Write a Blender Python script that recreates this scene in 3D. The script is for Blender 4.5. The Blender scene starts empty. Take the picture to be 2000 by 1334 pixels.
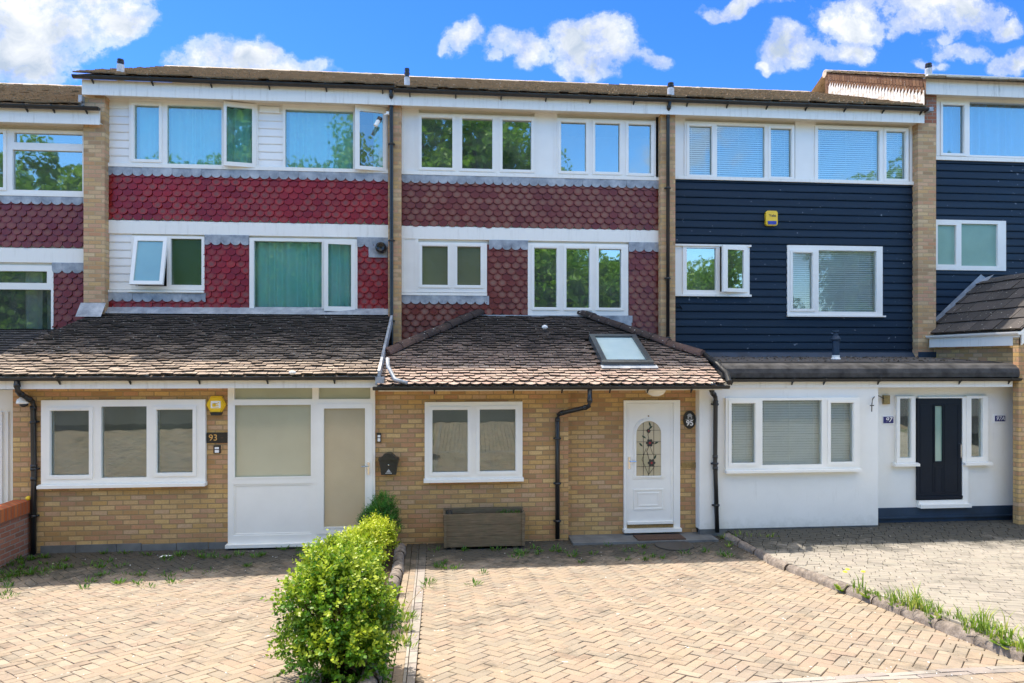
import bpy, math, random
from math import sin, cos, tan, pi, radians, sqrt, atan2, floor
from mathutils import Vector, Matrix
rng = random.Random(7)
S = bpy.context.scene
COL = S.collection

# ------------------------------------------------------------------ camera
F = 1340.0                       # focal length for a 2000 px wide frame
TH = radians(5.35)               # the facade turns away to the right
CAM = Vector((0.0, -13.2, 2.9))
cam_d = bpy.data.cameras.new('camera')
cam_d.sensor_width = 36.0
cam_d.lens = 36.0 * F / 2000.0
cam_d.shift_y = 33.0 / 2000.0
cam_d.clip_start = 0.05
cam_d.clip_end = 2000.0
cam = bpy.data.objects.new('camera', cam_d)
COL.objects.link(cam)
cam.location = CAM
cam.rotation_euler = (radians(90), 0, -TH)
S.camera = cam

# ------------------------------------------------------------------ sun + sky
KY, KX = 0.345, -0.35             # shadow run per metre of drop (towards the street / to the right)
sun_dir = Vector((KX, KY, 1.0)).normalized()
sun_d = bpy.data.lights.new('sun', 'SUN')
sun_d.energy = 2.0
sun_d.angle = radians(0.53)
sun_d.color = (1.0, 0.91, 0.78)
sun = bpy.data.objects.new('sun', sun_d)
COL.objects.link(sun)
sun.location = (-8, 10, 25)
sun.rotation_euler = sun_dir.to_track_quat('Z', 'Y').to_euler()

S.view_settings.view_transform = 'Standard'
S.view_settings.look = 'None'
S.view_settings.gamma = 1.0
S.view_settings.exposure = 1.92
S.view_settings.use_curve_mapping = False
S.cycles.max_bounces = 8
S.cycles.diffuse_bounces = 4
S.cycles.transparent_max_bounces = 12

world = bpy.data.worlds.new('World')
S.world = world
world.use_nodes = True

class NT:
    """tiny node-tree writer"""
    def __init__(self, nt):
        self.nt = nt; nt.nodes.clear()
    def n(self, typ, **kw):
        nd = self.nt.nodes.new(typ)
        ins = kw.pop('i', {})
        for k, v in kw.items(): setattr(nd, k, v)
        for k, v in ins.items(): self.set(nd, k, v)
        return nd
    def set(self, nd, k, v):
        s = nd.inputs[k]
        if isinstance(v, bpy.types.NodeSocket): self.nt.links.new(v, s)
        elif isinstance(v, bpy.types.Node): self.nt.links.new(v.outputs[0], s)
        else:
            try: s.default_value = v
            except Exception: s.default_value = tuple(v) + (1.0,)
    def math(self, op, a, b=0.0, c=0.0, clamp=False):
        m = self.n('ShaderNodeMath', operation=op, use_clamp=clamp, i={0: a, 1: b, 2: c}); return m.outputs[0]
    def vm(self, op, a, b=(0, 0, 0)):
        m = self.n('ShaderNodeVectorMath', operation=op, i={0: a, 1: b})
        return m.outputs['Value'] if op in ('LENGTH', 'DISTANCE', 'DOT_PRODUCT') else m.outputs[0]
    def mix(self, f, a, b, blend='MIX'):
        m = self.n('ShaderNodeMix', data_type='RGBA', blend_type=blend)
        self.set(m, 0, f)
        for k, v in ((6, a), (7, b)):
            if not isinstance(v, (bpy.types.NodeSocket, bpy.types.Node)): v = tuple(v)[:3] + (1.0,)
            self.set(m, k, v)
        return m.outputs[2]
    def ramp(self, f, stops, interp='LINEAR'):
        r = self.n('ShaderNodeValToRGB', i={0: f})
        r.color_ramp.interpolation = interp
        e = r.color_ramp.elements
        while len(e) < len(stops): e.new(0.5)
        for k, (p, c) in enumerate(stops):
            e[k].position = p
            e[k].color = (tuple(c) + (1.0,))[:4] if not isinstance(c, (int, float)) else (c, c, c, 1)
        return r.outputs[0]
    def noise(self, vec, scale, detail=3.0, rough=0.55):
        d = {'Scale': scale, 'Detail': detail, 'Roughness': rough}
        if vec is not None: d['Vector'] = vec
        return self.n('ShaderNodeTexNoise', i=d).outputs[0]
    def sep(self, v): return self.n('ShaderNodeSeparateXYZ', i={0: v}).outputs
    def comb(self, x, y, z): return self.n('ShaderNodeCombineXYZ', i={0: x, 1: y, 2: z}).outputs[0]

cd = Vector((sin(TH), cos(TH), 0)); cr = Vector((cos(TH), -sin(TH), 0))
def ray(px, py): return cd + cr * ((px - 1000.0) / F) + Vector((0, 0, (700.0 - py) / F))
def P(px, py, Y):
    r = ray(px, py); return CAM + r * ((Y - CAM.y) / r.y)
def PX(px, Y): return P(px, 700, Y).x
def PZ(px, py, Y): return P(px, py, Y).z
def PP(px, py, p0, n):           # meet the line of sight with a plane
    r = ray(px, py); return CAM + r * ((p0 - CAM).dot(n) / r.dot(n))

# clouds: (px, py, half width, half height, weight) as seen over the roofs; kept as directions in the sky
CL = [(60, 30, 190, 75, 1), (190, 60, 90, 45, 1), (30, 110, 130, 45, 1), (-120, 60, 160, 120, 1), (100, -60, 190, 80, 1),
      (470, 95, 95, 45, 1), (500, 130, 130, 35, 1), (420, 105, 70, 18, .8), (560, 145, 60, 20, .8), (540, 75, 32, 22, .8),
      (905, 72, 42, 25, .9), (870, 78, 20, 14, .6), (1160, 80, 85, 52, 1), (1020, 90, 75, 30, .9), (1190, 110, 85, 32, .9), (1270, 120, 38, 20, .7), (1100, 55, 30, 16, .4),
      (1048, 160, 34, 14, .9), (1440, 5, 110, 22, .9), (1400, 16, 20, 10, .6),
      (1560, 95, 75, 38, .95), (1670, 45, 85, 50, 1), (1650, 110, 70, 25, .9), (1850, 20, 120, 55, 1), (1790, 60, 70, 30, .9), (1500, 125, 24, 10, .6), (1720, -40, 160, 50, 1),
      (1870, 105, 80, 24, .85), (1960, 65, 45, 22, .8), (1800, 135, 40, 14, .6), (1985, 130, 50, 26, 1),
      (2200, 60, 150, 80, 1), (2500, 150, 200, 70, 1), (-500, 150, 230, 90, 1), (700, -160, 160, 60, 1), (1300, -220, 220, 70, 1)]
w = NT(world.node_tree)
gen = w.n('ShaderNodeTexCoord').outputs['Generated']
sky = w.n('ShaderNodeTexSky', sky_type='NISHITA')
sky.sun_disc = False
sky.sun_elevation = math.asin(sun_dir.z)
sky.sun_rotation = atan2(sun_dir.x, sun_dir.y) % (2 * pi)
sky.altitude = 50; sky.air_density = 1.0; sky.dust_density = 0.25; sky.ozone_density = 3.0
sx, sy, sz = w.sep(gen)[:3]
yy = w.math('MAXIMUM', sy, 0.02)
front = w.math('GREATER_THAN', sy, 0.06)
uv = w.comb(w.math('DIVIDE', sx, yy), w.math('DIVIDE', sz, yy), 0.0)
nz = w.n('ShaderNodeTexNoise', i={'Vector': uv, 'Scale': 7.0, 'Detail': 3.0, 'Roughness': .55})
off = w.vm('SCALE', w.vm('SUBTRACT', nz.outputs['Color'], (.5, .5, .5)), (0, 0, 0)); off.node.inputs['Scale'].default_value = .11
uvd = w.vm('MULTIPLY', w.vm('ADD', uv, off), (1, 1, 0))
acc = None
for (px, py, hw, hh, wt) in CL:
    r = ray(px, py)
    cu, cv = r.x / r.y, r.z / r.y
    d = w.vm('MULTIPLY', w.vm('SUBTRACT', uvd, (cu, cv, 0)), (F / hw / 1.02, F / hh / 1.02, 0))
    v = w.math('SUBTRACT', wt, w.math('MULTIPLY', w.vm('DOT_PRODUCT', d, d), .72))
    acc = v if acc is None else w.math('SMOOTH_MAX', acc, v, .25)
acc = w.math('MAXIMUM', acc, -1.0)
nfine = w.noise(uv, 15.0, 10.0, .66)
dens = w.math('ADD', acc, w.math('MULTIPLY', w.math('SUBTRACT', nfine, .5), 3.1))
nb = w.noise(w.vm('ADD', gen, (3.3, .7, 5.1)), 2.6, 7.0, .6)
nfine2 = w.noise(w.vm('ADD', gen, (1.3, 2.7, 0.1)), 4.0, 7.0, .6)
dens_back = w.math('MULTIPLY', w.math('SUBTRACT', nb, .585), 8.0)
dn = w.n('ShaderNodeMix', data_type='FLOAT', i={0: front, 2: dens_back, 3: dens}).outputs[0]
hi = w.ramp(sz, [(.50, 0), (.72, 1)])                       # bright broken cloud added overhead, out of view, as soft fill light
dn = w.math('MAXIMUM', dn, w.math('SUBTRACT', w.math('MULTIPLY', hi, 1.6), w.math('MULTIPLY', nfine2, 1.3)))
alpha = w.ramp(dn, [(0.0, 0), (.15, .08), (.5, .55), (1.0, 1)], 'EASE')
shade = w.noise(uvd, 11.0, 7.0, .6)
lit = w.math('ADD', w.math('MULTIPLY', w.math('SUBTRACT', acc, .35), .55), w.math('MULTIPLY', w.math('SUBTRACT', shade, .40), 3.0), clamp=True)
ccol = w.mix(lit, (2.12, 2.12, 2.12), (.95, 1.14, 1.42))
hsv = w.n('ShaderNodeHueSaturation', i={'Hue': .505, 'Saturation': 1.3, 'Value': 1.0, 'Color': sky.outputs[0]})
ff = w.ramp(w.math('MULTIPLY_ADD', sy, .5, .5), [(.40, 0), (.62, 1)])
blue = w.mix(ff, hsv.outputs[0], w.mix(1.0, hsv.outputs[0], (.225, .315, .52), 'MULTIPLY'))
up = w.math('GREATER_THAN', sz, 0.0)
ccol = w.mix(hi, ccol, (3.6, 3.35, 2.85))
skc = w.mix(w.math('MULTIPLY', alpha, up), blue, ccol)
bg = w.n('ShaderNodeBackground', i={'Color': skc, 'Strength': 0.15})
out = w.n('ShaderNodeOutputWorld', i={'Surface': bg})

# ------------------------------------------------------------------ materials
MATS = {}
def mat(name):
    m = bpy.data.materials.new(name); m.use_nodes = True
    t = NT(m.node_tree); MATS[name] = m
    t.out = t.n('ShaderNodeOutputMaterial')
    t.bs = t.n('ShaderNodeBsdfPrincipled')
    t.nt.links.new(t.bs.outputs[0], t.out.inputs[0])
    t.pos = t.n('ShaderNodeNewGeometry').outputs['Position']
    return m, t
def bump(t, h, strength=.3, dist=.01):
    b = t.n('ShaderNodeBump', i={'Strength': strength, 'Distance': dist, 'Height': h})
    t.set(t.bs, 'Normal', b.outputs[0])
def simple(name, col, rough=.5, spec=.5, metal=0.0, var=.12, vs=3.0, bmp=0.0, bs=40.0):
    m, t = mat(name)
    n = t.noise(t.pos, vs, 5.0, .6)
    c = t.mix(t.ramp(n, [(.3, 0), (.7, 1)]), tuple(x * (1 - var) for x in col), tuple(min(1, x * (1 + var)) for x in col))
    t.set(t.bs, 'Base Color', c); t.set(t.bs, 'Roughness', rough)
    t.set(t.bs, 'Specular IOR Level', spec); t.set(t.bs, 'Metallic', metal)
    if bmp: bump(t, t.noise(t.pos, bs, 4.0), bmp, .004)
    return m
def streaky(name, col, dirt, rough=.45, amt=.5):
    """painted board with thin vertical run marks and blotches"""
    m, t = mat(name)
    x, y, z = t.sep(t.pos)[:3]
    st = t.noise(t.comb(t.math('MULTIPLY', t.math('ADD', x, y), 9.0), 0.0, t.math('MULTIPLY', z, .8)), 1.6, 5.0, .7)
    bl = t.noise(t.pos, 2.3, 5.0, .65)
    f = t.math('MULTIPLY', t.ramp(st, [(.5, 0), (.75, 1)]), t.ramp(bl, [(.4, 0), (.7, 1)]))
    c = t.mix(t.math('MULTIPLY', f, amt), col, dirt)
    t.set(t.bs, 'Base Color', c); t.set(t.bs, 'Roughness', rough)
    return m
def brick(name, cols, mortar, bw=.225, rh=.075, ms=.0095, stain=.25):
    m, t = mat(name)
    x, y, z = t.sep(t.pos)[:3]
    wob = t.math('MULTIPLY', t.math('SUBTRACT', t.noise(t.pos, 2.0, 2.0), .5), .010)
    v = t.comb(t.math('ADD', x, y), t.math('ADD', z, wob), 0.0)
    def bt(sq):
        b = t.n('ShaderNodeTexBrick', offset=.5, offset_frequency=2, squash=1.0, squash_frequency=2)
        for k, q in (('Vector', v), ('Scale', 1.0), ('Mortar Size', ms), ('Mortar Smooth', .3), ('Bias', 0.0), ('Brick Width', bw), ('Row Height', rh)): t.set(b, k, q)
        t.set(b, 'Color1', (0, 0, 0, 1)); t.set(b, 'Color2', (1, 1, 1, 1)); t.set(b, 'Mortar', (.5, .5, .5, 1))
        return b
    b = bt(1)
    n = len(cols)
    base = t.ramp(b.outputs['Color'], [((k + .0) / n, c) for k, c in enumerate(cols)], 'LINEAR')
    grain = t.noise(t.pos, 45.0, 5.0, .7)
    base = t.mix(t.ramp(grain, [(.35, 0), (.75, .55)]), base, tuple(c * .62 for c in cols[0]))
    big = t.noise(t.pos, 1.1, 5.0, .65)
    base = t.mix(t.math('MULTIPLY', t.ramp(big, [(.45, 0), (.75, 1)]), stain), base, tuple(c * .4 for c in cols[0]))
    mc = t.mix(t.noise(t.pos, 20.0, 3.0), tuple(c * .75 for c in mortar), mortar)
    t.set(t.bs, 'Base Color', t.mix(b.outputs['Fac'], base, mc))
    t.set(t.bs, 'Roughness', .9); t.set(t.bs, 'Specular IOR Level', .2)
    h = t.math('ADD', t.math('MULTIPLY', b.outputs['Fac'], -1.0), t.math('MULTIPLY', grain, .35))
    bump(t, h, .6, .008)
    return m
brick('buff_brick', [(.58, .36, .17), (.70, .50, .27), (.42, .25, .14), (.74, .56, .34), (.56, .29, .17), (.66, .44, .20), (.38, .25, .15), (.72, .48, .30), (.60, .34, .22)], (.50, .37, .22))
brick('porch_brick', [(.55, .33, .125), (.66, .45, .20), (.45, .26, .115), (.70, .49, .235), (.55, .29, .165), (.38, .23, .12), (.64, .41, .165), (.58, .39, .25), (.50, .28, .165)], (.38, .27, .14), stain=.3)
brick('red_brick', [(.33, .13, .08), (.42, .18, .11), (.26, .12, .08), (.45, .22, .14), (.36, .15, .10)], (.33, .27, .22), stain=.5)
brick('red_coping', [(.50, .13, .04), (.58, .18, .06), (.44, .11, .04)], (.30, .16, .10), bw=.075, rh=.2)
simple('white_upvc', (.86, .845, .80), .32, var=.03)
streaky('white_paint', (.86, .84, .78), (.36, .31, .22), .5, .75)
streaky('white_band', (.86, .845, .79), (.40, .37, .31), .5, .6)
streaky('dirty_fascia', (.74, .73, .69), (.22, .22, .19), .6, .9)
simple('soffit', (.70, .66, .56), .7, .2, var=.06)
simple('black_plastic', (.018, .019, .021), .32, var=.3)
simple('black_gutter', (.022, .022, .022), .4, var=.4, vs=8)
simple('grey_plastic', (.36, .37, .38), .4)
simple('yellow_plastic', (.85, .55, .02), .35, var=.03)
simple('blue_plastic', (.02, .03, .35), .3)
simple('navy_gloss', (.003, .009, .020), .4, .22, var=.15)
simple('navy_plinth', (.018, .040, .075), .6, var=.3)
simple('sign_black', (.012, .013, .014), .3)
simple('sign_blue', (.015, .02, .14), .3)
simple('sign_gold', (.75, .42, .12), .4)
simple('sign_white', (.85, .85, .85), .5)
simple('brass', (.30, .22, .10), .45, metal=.7, var=.3, vs=20)
simple('chrome', (.7, .7, .72), .2, metal=1.0, var=.05)
simple('iron', (.05, .045, .04), .6)
simple('vent_grey', (.42, .46, .50), .5, var=.2, vs=8)
simple('interior', (.075, .080, .075), .9, .1, var=.2, vs=1.0)
simple('interior_light', (.20, .25, .21), .9, .1, var=.15, vs=1.0)
simple('blind_white', (.86, .88, .86), .6, .2, var=.04)
simple('soil', (.045, .032, .02), .95, .1, var=.5, vs=20, bmp=.8)
simple('timber_dark', (.10, .075, .05), .8)
simple('debris', (.07, .055, .04), .95, .1, var=.6, vs=30)
simple('felt', (.115, .105, .10), .85, .25, var=.35, vs=6, bmp=.4, bs=50)
simple('felt_edge', (.052, .050, .050), .75, .3, var=.65, vs=5, bmp=.9, bs=14)
simple('slab', (.16, .165, .165), .9, .2, var=.3, vs=3, bmp=.4)
simple('doormat', (.10, .065, .05), .95, .1, var=.3, vs=60, bmp=.8, bs=200)
simple('twig', (.14, .09, .05), .9, .1)
simple('bark', (.11, .08, .055), .95, .1, var=.4, vs=6, bmp=.8, bs=12)
simple('dry_straw', (.45, .33, .17), .8)
simple('petal_yellow', (.8, .6, .03), .6)
simple('lamp_glass', (.85, .82, .72), .25)
simple('rose_red', (.30, .02, .03), .3)
simple('leaf_dark_glass', (.02, .06, .04), .3)
simple('came', (.03, .03, .03), .4)
simple('skylight_frame', (.07, .08, .085), .35, var=.2)
simple('earth_ground', (.16, .14, .10), .95, .1, var=.3, vs=.4)
simple('asphalt', (.055, .055, .057), .9, .2, var=.25, vs=2, bmp=.4)

m, t = mat('white_render')
x, y, z = t.sep(t.pos)[:3]
n1 = t.noise(t.pos, 1.4, 5.0, .65); n2 = t.noise(t.comb(t.math('MULTIPLY', x, 6.0), 0.0, t.math('MULTIPLY', z, .7)), 1.5, 5.0, .7)
c = t.mix(t.ramp(n1, [(.35, 0), (.75, .5)]), (.86, .85, .81), (.74, .73, .69))
splash = t.math('MULTIPLY', t.math('SUBTRACT', .55, z, clamp=True), 1.6)       # rain splash dirt along the foot of the wall
c = t.mix(t.ramp(t.math('MULTIPLY', splash, t.math('ADD', t.noise(t.pos, 7.0, 6.0, .75), .15)), [(.30, 0), (.75, .55)]), c, (.30, .31, .25))
c = t.mix(t.ramp(n2, [(.60, 0), (.80, .35)]), c, (.50, .48, .43))
t.set(t.bs, 'Base Color', c); t.set(t.bs, 'Roughness', .88); t.set(t.bs, 'Specular IOR Level', .2)
bump(t, t.math('ADD', t.noise(t.pos, 60.0, 4.0), t.math('MULTIPLY', n1, 2.0)), .3, .006)
m, t = mat('skylight_glass')
t.set(t.bs, 'Base Color', t.mix(t.noise(t.pos, 4.0, 3.0), (.42, .58, .60), (.62, .74, .74))); t.set(t.bs, 'Roughness', .35); t.set(t.bs, 'Coat Weight', .25)
# lead sheet
m, t = mat('lead')
n1 = t.noise(t.pos, 5.0, 6.0, .65); n2 = t.noise(t.pos, 26.0, 4.0, .7)
c = t.ramp(n1, [(.25, (.16, .18, .21)), (.5, (.32, .35, .39)), (.75, (.52, .54, .56))])
c = t.mix(t.ramp(n2, [(.55, 0), (.75, .6)]), c, (.52, .53, .53))
t.set(t.bs, 'Base Color', c); t.set(t.bs, 'Roughness', .55); t.set(t.bs, 'Metallic', .15); bump(t, n2, .3, .006)
m, t = mat('white_flashing')
n1 = t.noise(t.pos, 9.0, 5.0, .7)
t.set(t.bs, 'Base Color', t.ramp(n1, [(.35, (.45, .33, .20)), (.5, (.72, .68, .62)), (.7, (.80, .79, .77))])); t.set(t.bs, 'Roughness', .7)

# navy painted boards
m, t = mat('navy_boards')
n1 = t.noise(t.pos, 1.8, 6.0, .65)
x, y, z = t.sep(t.pos)[:3]
n2 = t.noise(t.comb(t.math('MULTIPLY', x, 3), 0.0, t.math('MULTIPLY', z, 40)), 2.0, 4.0)
c = t.ramp(n1, [(.3, (.003, .011, .025)), (.6, (.004, .016, .034)), (.8, (.008, .024, .046))])
fade = t.noise(t.comb(t.math('MULTIPLY', x, .35), 0.0, t.math('MULTIPLY', z, 6.6)), 1.0, 3.0)
c = t.mix(t.ramp(fade, [(.45, 0), (.7, .55)]), c, (.012, .031, .058))
sp = t.ramp(t.noise(t.pos, 14.0, 2.0, .4), [(.74, 0), (.77, .7)])
c = t.mix(sp, c, (.22, .25, .30))
t.set(t.bs, 'Base Color', c); t.set(t.bs, 'Roughness', t.ramp(n1, [(.3, .42), (.7, .6)])); t.set(t.bs, 'Specular IOR Level', .3); bump(t, n2, .25, .004)

def attr(t, name):
    a = t.n('ShaderNodeAttribute', attribute_name=name); return a.outputs['Fac']
def uvn(t): return t.n('ShaderNodeUVMap', uv_map='UVMap').outputs[0]

def scallop(name, deep, bright, disc, discamt, dark):
    """hung tiles: glossy paint, weathered pale disc on the exposed belly of each tile"""
    m, t = mat(name)
    r = attr(t, 'rnd'); uvv = uvn(t)
    d = t.vm('LENGTH', t.vm('MULTIPLY', t.vm('SUBTRACT', uvv, (.5, .36, 0)), (1.0, 1.05, 0)))
    edge = t.math('ADD', d, t.math('MULTIPLY', t.math('SUBTRACT', t.noise(t.pos, 35.0, 3.0), .5), .22))
    big = t.noise(t.pos, .9, 4.0, .6)
    msk = t.math('MULTIPLY', t.ramp(edge, [(.12, 1), (.46, 0)]), t.ramp(t.math('ADD', big, t.math('MULTIPLY', t.math('SUBTRACT', r, .5), .35)), [(.38, 0), (.55, 1)]))
    base = t.mix(t.math('MAXIMUM', r, 0.0), deep, bright)
    base = t.mix(t.math('MULTIPLY', msk, discamt), base, t.mix(t.noise(t.pos, 60.0, 3.0), tuple(q * .6 for q in disc), tuple(q * 1.35 for q in disc)))
    gr = t.ramp(t.noise(t.pos, 2.2, 5.0, .7), [(.5, 0), (.75, .55)])
    base = t.mix(gr, base, dark)
    base = t.mix(t.math('MULTIPLY', t.math('LESS_THAN', r, -.5), .9), base, tuple(q * .35 for q in dark))  # tile edges painted dark, as the shadow under each scallop
    t.set(t.bs, 'Base Color', base)
    t.set(t.bs, 'Roughness', t.math('ADD', .30, t.math('MULTIPLY', msk, .35))); t.set(t.bs, 'Specular IOR Level', .35)
    bump(t, t.noise(t.pos, 70.0, 3.0), .25, .004)
scallop('bright_red_tile', (.19, .005, .005), (.37, .012, .008), (.17, .065, .065), .95, (.13, .018, .02))
scallop('dull_red_tile', (.14, .026, .016), (.20, .038, .022), (.21, .115, .085), .9, (.11, .035, .026))
scallop('brown_red_tile', (.15, .020, .014), (.21, .032, .022), (.20, .115, .10), .55, (.12, .045, .04))

def rooftile(name, cols, moss, mossamt, topz=None, butt=(.045, .038, .030)):
    m, t = mat(name)
    r = attr(t, 'rnd')
    base = t.ramp(r, [((k + .0) / len(cols), c) for k, c in enumerate(cols)])
    g = t.noise(t.pos, 30.0, 5.0, .7)
    base = t.mix(t.ramp(g, [(.35, 0), (.8, .6)]), base, tuple(q * .5 for q in cols[0]))
    a1 = t.noise(t.pos, 3.0, 6.0, .7)
    th = a1
    if topz:            # black algae, plus the eave's shadow painted into the upper courses
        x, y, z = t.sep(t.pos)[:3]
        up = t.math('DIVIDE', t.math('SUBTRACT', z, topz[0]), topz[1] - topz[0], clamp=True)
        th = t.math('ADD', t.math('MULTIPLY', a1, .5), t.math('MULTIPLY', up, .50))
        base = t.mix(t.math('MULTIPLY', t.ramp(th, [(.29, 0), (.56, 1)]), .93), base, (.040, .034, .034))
    ms = t.ramp(t.noise(t.pos, 7.0, 6.0, .75), [(.60 - mossamt, 0), (.70 - mossamt, 1)])
    base = t.mix(t.math('MULTIPLY', ms, .85), base, t.mix(t.noise(t.pos, 25.0, 2.0), tuple(q * .5 for q in moss), moss))
    base = t.mix(t.math('MULTIPLY', t.math('LESS_THAN', r, -.5), .85), base, butt)      # tile ends: moss colour, dark ones with the course shadow painted in
    li = t.ramp(t.noise(t.pos, 22.0, 2.0, .4), [(.70, 0), (.73, .8)])
    base = t.mix(li, base, (.50, .48, .42))
    t.set(t.bs, 'Base Color', base); t.set(t.bs, 'Roughness', .9); t.set(t.bs, 'Specular IOR Level', .2)
    bump(t, t.math('ADD', g, t.math('MULTIPLY', ms, 1.2)), .7, .010)
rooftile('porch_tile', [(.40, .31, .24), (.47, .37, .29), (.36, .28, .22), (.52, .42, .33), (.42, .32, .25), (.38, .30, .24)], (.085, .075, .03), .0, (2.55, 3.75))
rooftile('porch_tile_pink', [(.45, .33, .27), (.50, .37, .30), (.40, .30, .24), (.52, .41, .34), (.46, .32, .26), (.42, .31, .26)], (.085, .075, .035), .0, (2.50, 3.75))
rooftile('main_tile', [(.52, .39, .27), (.60, .47, .34), (.42, .31, .21), (.68, .56, .43)], (.22, .19, .06), .04, None, (.17, .125, .075))
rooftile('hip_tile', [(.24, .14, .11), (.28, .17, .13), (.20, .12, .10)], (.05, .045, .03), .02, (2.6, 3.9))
rooftile('concrete_tile', [(.085, .078, .075), (.12, .105, .10), (.07, .065, .065)], (.05, .045, .02), -.05)
rooftile('brown_cheek', [(.17, .085, .045), (.22, .12, .065), (.14, .07, .04)], (.06, .04, .02), -.05)

def paver(name, cols, joint, dirt=.5):
    m, t = mat(name)
    r = attr(t, 'rnd')
    base = t.ramp(r, [((k + .0) / len(cols), c) for k, c in enumerate(cols)])
    g = t.noise(t.pos, 60.0, 6.0, .75)
    base = t.mix(t.ramp(g, [(.35, 0), (.8, .5)]), base, tuple(q * .6 for q in cols[0]))
    a = t.noise(t.pos, 1.6, 6.0, .7)
    base = t.mix(t.math('MULTIPLY', t.ramp(a, [(.45, 0), (.7, 1)]), dirt), base, (.22, .19, .17))
    b = t.noise(t.pos, 9.0, 4.0, .7)
    base = t.mix(t.math('MULTIPLY', t.ramp(b, [(.58, 0), (.72, 1)]), dirt * .7), base, (.30, .28, .26))
    # green-black film along the walls, with the house's ground shadow painted deeper
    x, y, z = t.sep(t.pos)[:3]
    damp_shade = t.math('DIVIDE', t.math('ADD', y, 3.9), 1.5, clamp=True)
    f = t.ramp(t.math('ADD', t.math('MULTIPLY', t.noise(t.pos, 2.4, 6.0, .75), .8), t.math('MULTIPLY', damp_shade, .50)), [(.42, 0), (.66, .90)])
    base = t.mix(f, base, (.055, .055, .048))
    wsp = t.ramp(t.noise(t.pos, 16.0, 2.0, .4), [(.745, 0), (.765, .8)])
    base = t.mix(wsp, base, (.62, .60, .56))
    t.set(t.bs, 'Base Color', base); t.set(t.bs, 'Roughness', .92); t.set(t.bs, 'Specular IOR Level', .15)
    bump(t, g, .5, .006)
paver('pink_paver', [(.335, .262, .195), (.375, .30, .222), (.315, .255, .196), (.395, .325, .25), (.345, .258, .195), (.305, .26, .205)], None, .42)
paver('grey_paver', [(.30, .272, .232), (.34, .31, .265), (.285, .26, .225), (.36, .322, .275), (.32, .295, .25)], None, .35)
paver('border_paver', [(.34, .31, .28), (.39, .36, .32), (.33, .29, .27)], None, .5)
m, t = mat('joint_sand')
g = t.noise(t.pos, 3.0, 6.0, .7)
t.set(t.bs, 'Base Color', t.mix(t.ramp(g, [(.48, 0), (.62, 1)]), t.mix(t.noise(t.pos, 30.0, 3.0), (.12, .085, .055), (.21, .155, .10)), (.055, .075, .02))); t.set(t.bs, 'Roughness', .95)
m, t = mat('joint_dark')
g = t.noise(t.pos, 3.0, 6.0, .7)
t.set(t.bs, 'Base Color', t.mix(t.ramp(g, [(.50, 0), (.62, 1)]), t.mix(t.noise(t.pos, 30.0, 3.0), (.12, .10, .08), (.24, .20, .16)), (.06, .08, .025))); t.set(t.bs, 'Roughness', .95)
m, t = mat('kerb_stone')
g = t.noise(t.pos, 12.0, 6.0, .75)
t.set(t.bs, 'Base Color', t.ramp(g, [(.3, (.09, .075, .065)), (.5, (.21, .175, .15)), (.7, (.34, .29, .25))])); t.set(t.bs, 'Roughness', .95)
bump(t, g, .9, .02)

# weathered planter boards
m, t = mat('old_timber')
x, y, z = t.sep(t.pos)[:3]
g = t.noise(t.comb(t.math('MULTIPLY', x, 3.0), t.math('MULTIPLY', y, 3.0), t.math('MULTIPLY', z, 40.0)), 1.5, 6.0, .7)
k = t.noise(t.pos, 6.0, 4.0, .7)
c = t.ramp(g, [(.3, (.09, .065, .04)), (.55, (.17, .125, .075)), (.8, (.27, .21, .14))])
c = t.mix(t.ramp(k, [(.45, 0), (.7, .6)]), c, (.10, .095, .055))
t.set(t.bs, 'Base Color', c); t.set(t.bs, 'Roughness', .9); bump(t, g, .5, .006)

def glass(name, refl=.30, tint=(.94, .97, .96), wav=.02):
    m, t = mat(name)
    fr = t.n('ShaderNodeFresnel', i={'IOR': 1.5}).outputs[0]
    fac = t.math('ADD', refl, t.math('MULTIPLY', fr, .8), clamp=True)
    bm = t.n('ShaderNodeBump', i={'Strength': wav, 'Distance': .05, 'Height': t.noise(t.pos, 2.2, 2.0)})
    gl = t.n('ShaderNodeBsdfGlossy', i={'Roughness': .02, 'Color': (.86, .97, .93, 1), 'Normal': bm.outputs[0]})
    tr = t.n('ShaderNodeBsdfTransparent', i={'Color': tint + (1,)})
    mx = t.n('ShaderNodeMixShader', i={0: fac, 1: tr.outputs[0], 2: gl.outputs[0]})
    df = t.n('ShaderNodeBsdfDiffuse', i={'Color': (.55, .62, .56, 1)})                 # diffuse haze painted over the pane, paling its reflections
    mx = t.n('ShaderNodeMixShader', i={0: t.ramp(t.noise(t.pos, 2.0, 5.0, .6), [(.3, .03), (.75, .13)]), 1: mx.outputs[0], 2: df.outputs[0]})
    t.nt.links.new(mx.outputs[0], t.out.inputs[0])
    return m
glass('glass', .34); glass('glass_strong', .17); glass('glass_soft', .07); glass('glass_mid', .24); glass('glass_thin', .12)
def frosted(name, col, rough=.28, spec=.6):
    m, t = mat(name)
    x, y, z = t.sep(t.pos)[:3]
    n = t.noise(t.comb(t.math('MULTIPLY', x, 3.0), 0.0, z), 40.0, 2.0)
    big = t.noise(t.pos, 1.3, 3.0)
    t.set(t.bs, 'Base Color', t.mix(big, tuple(q * .75 for q in col), tuple(min(1, q * 1.2) for q in col)))
    t.set(t.bs, 'Roughness', rough); t.set(t.bs, 'Specular IOR Level', spec); t.set(t.bs, 'Coat Weight', 1.0); t.set(t.bs, 'Coat Roughness', .10); t.set(t.bs, 'Coat IOR', 1.9)
    bump(t, t.math('ADD', n, t.math('MULTIPLY', big, 6.0)), .6, .006)
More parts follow.
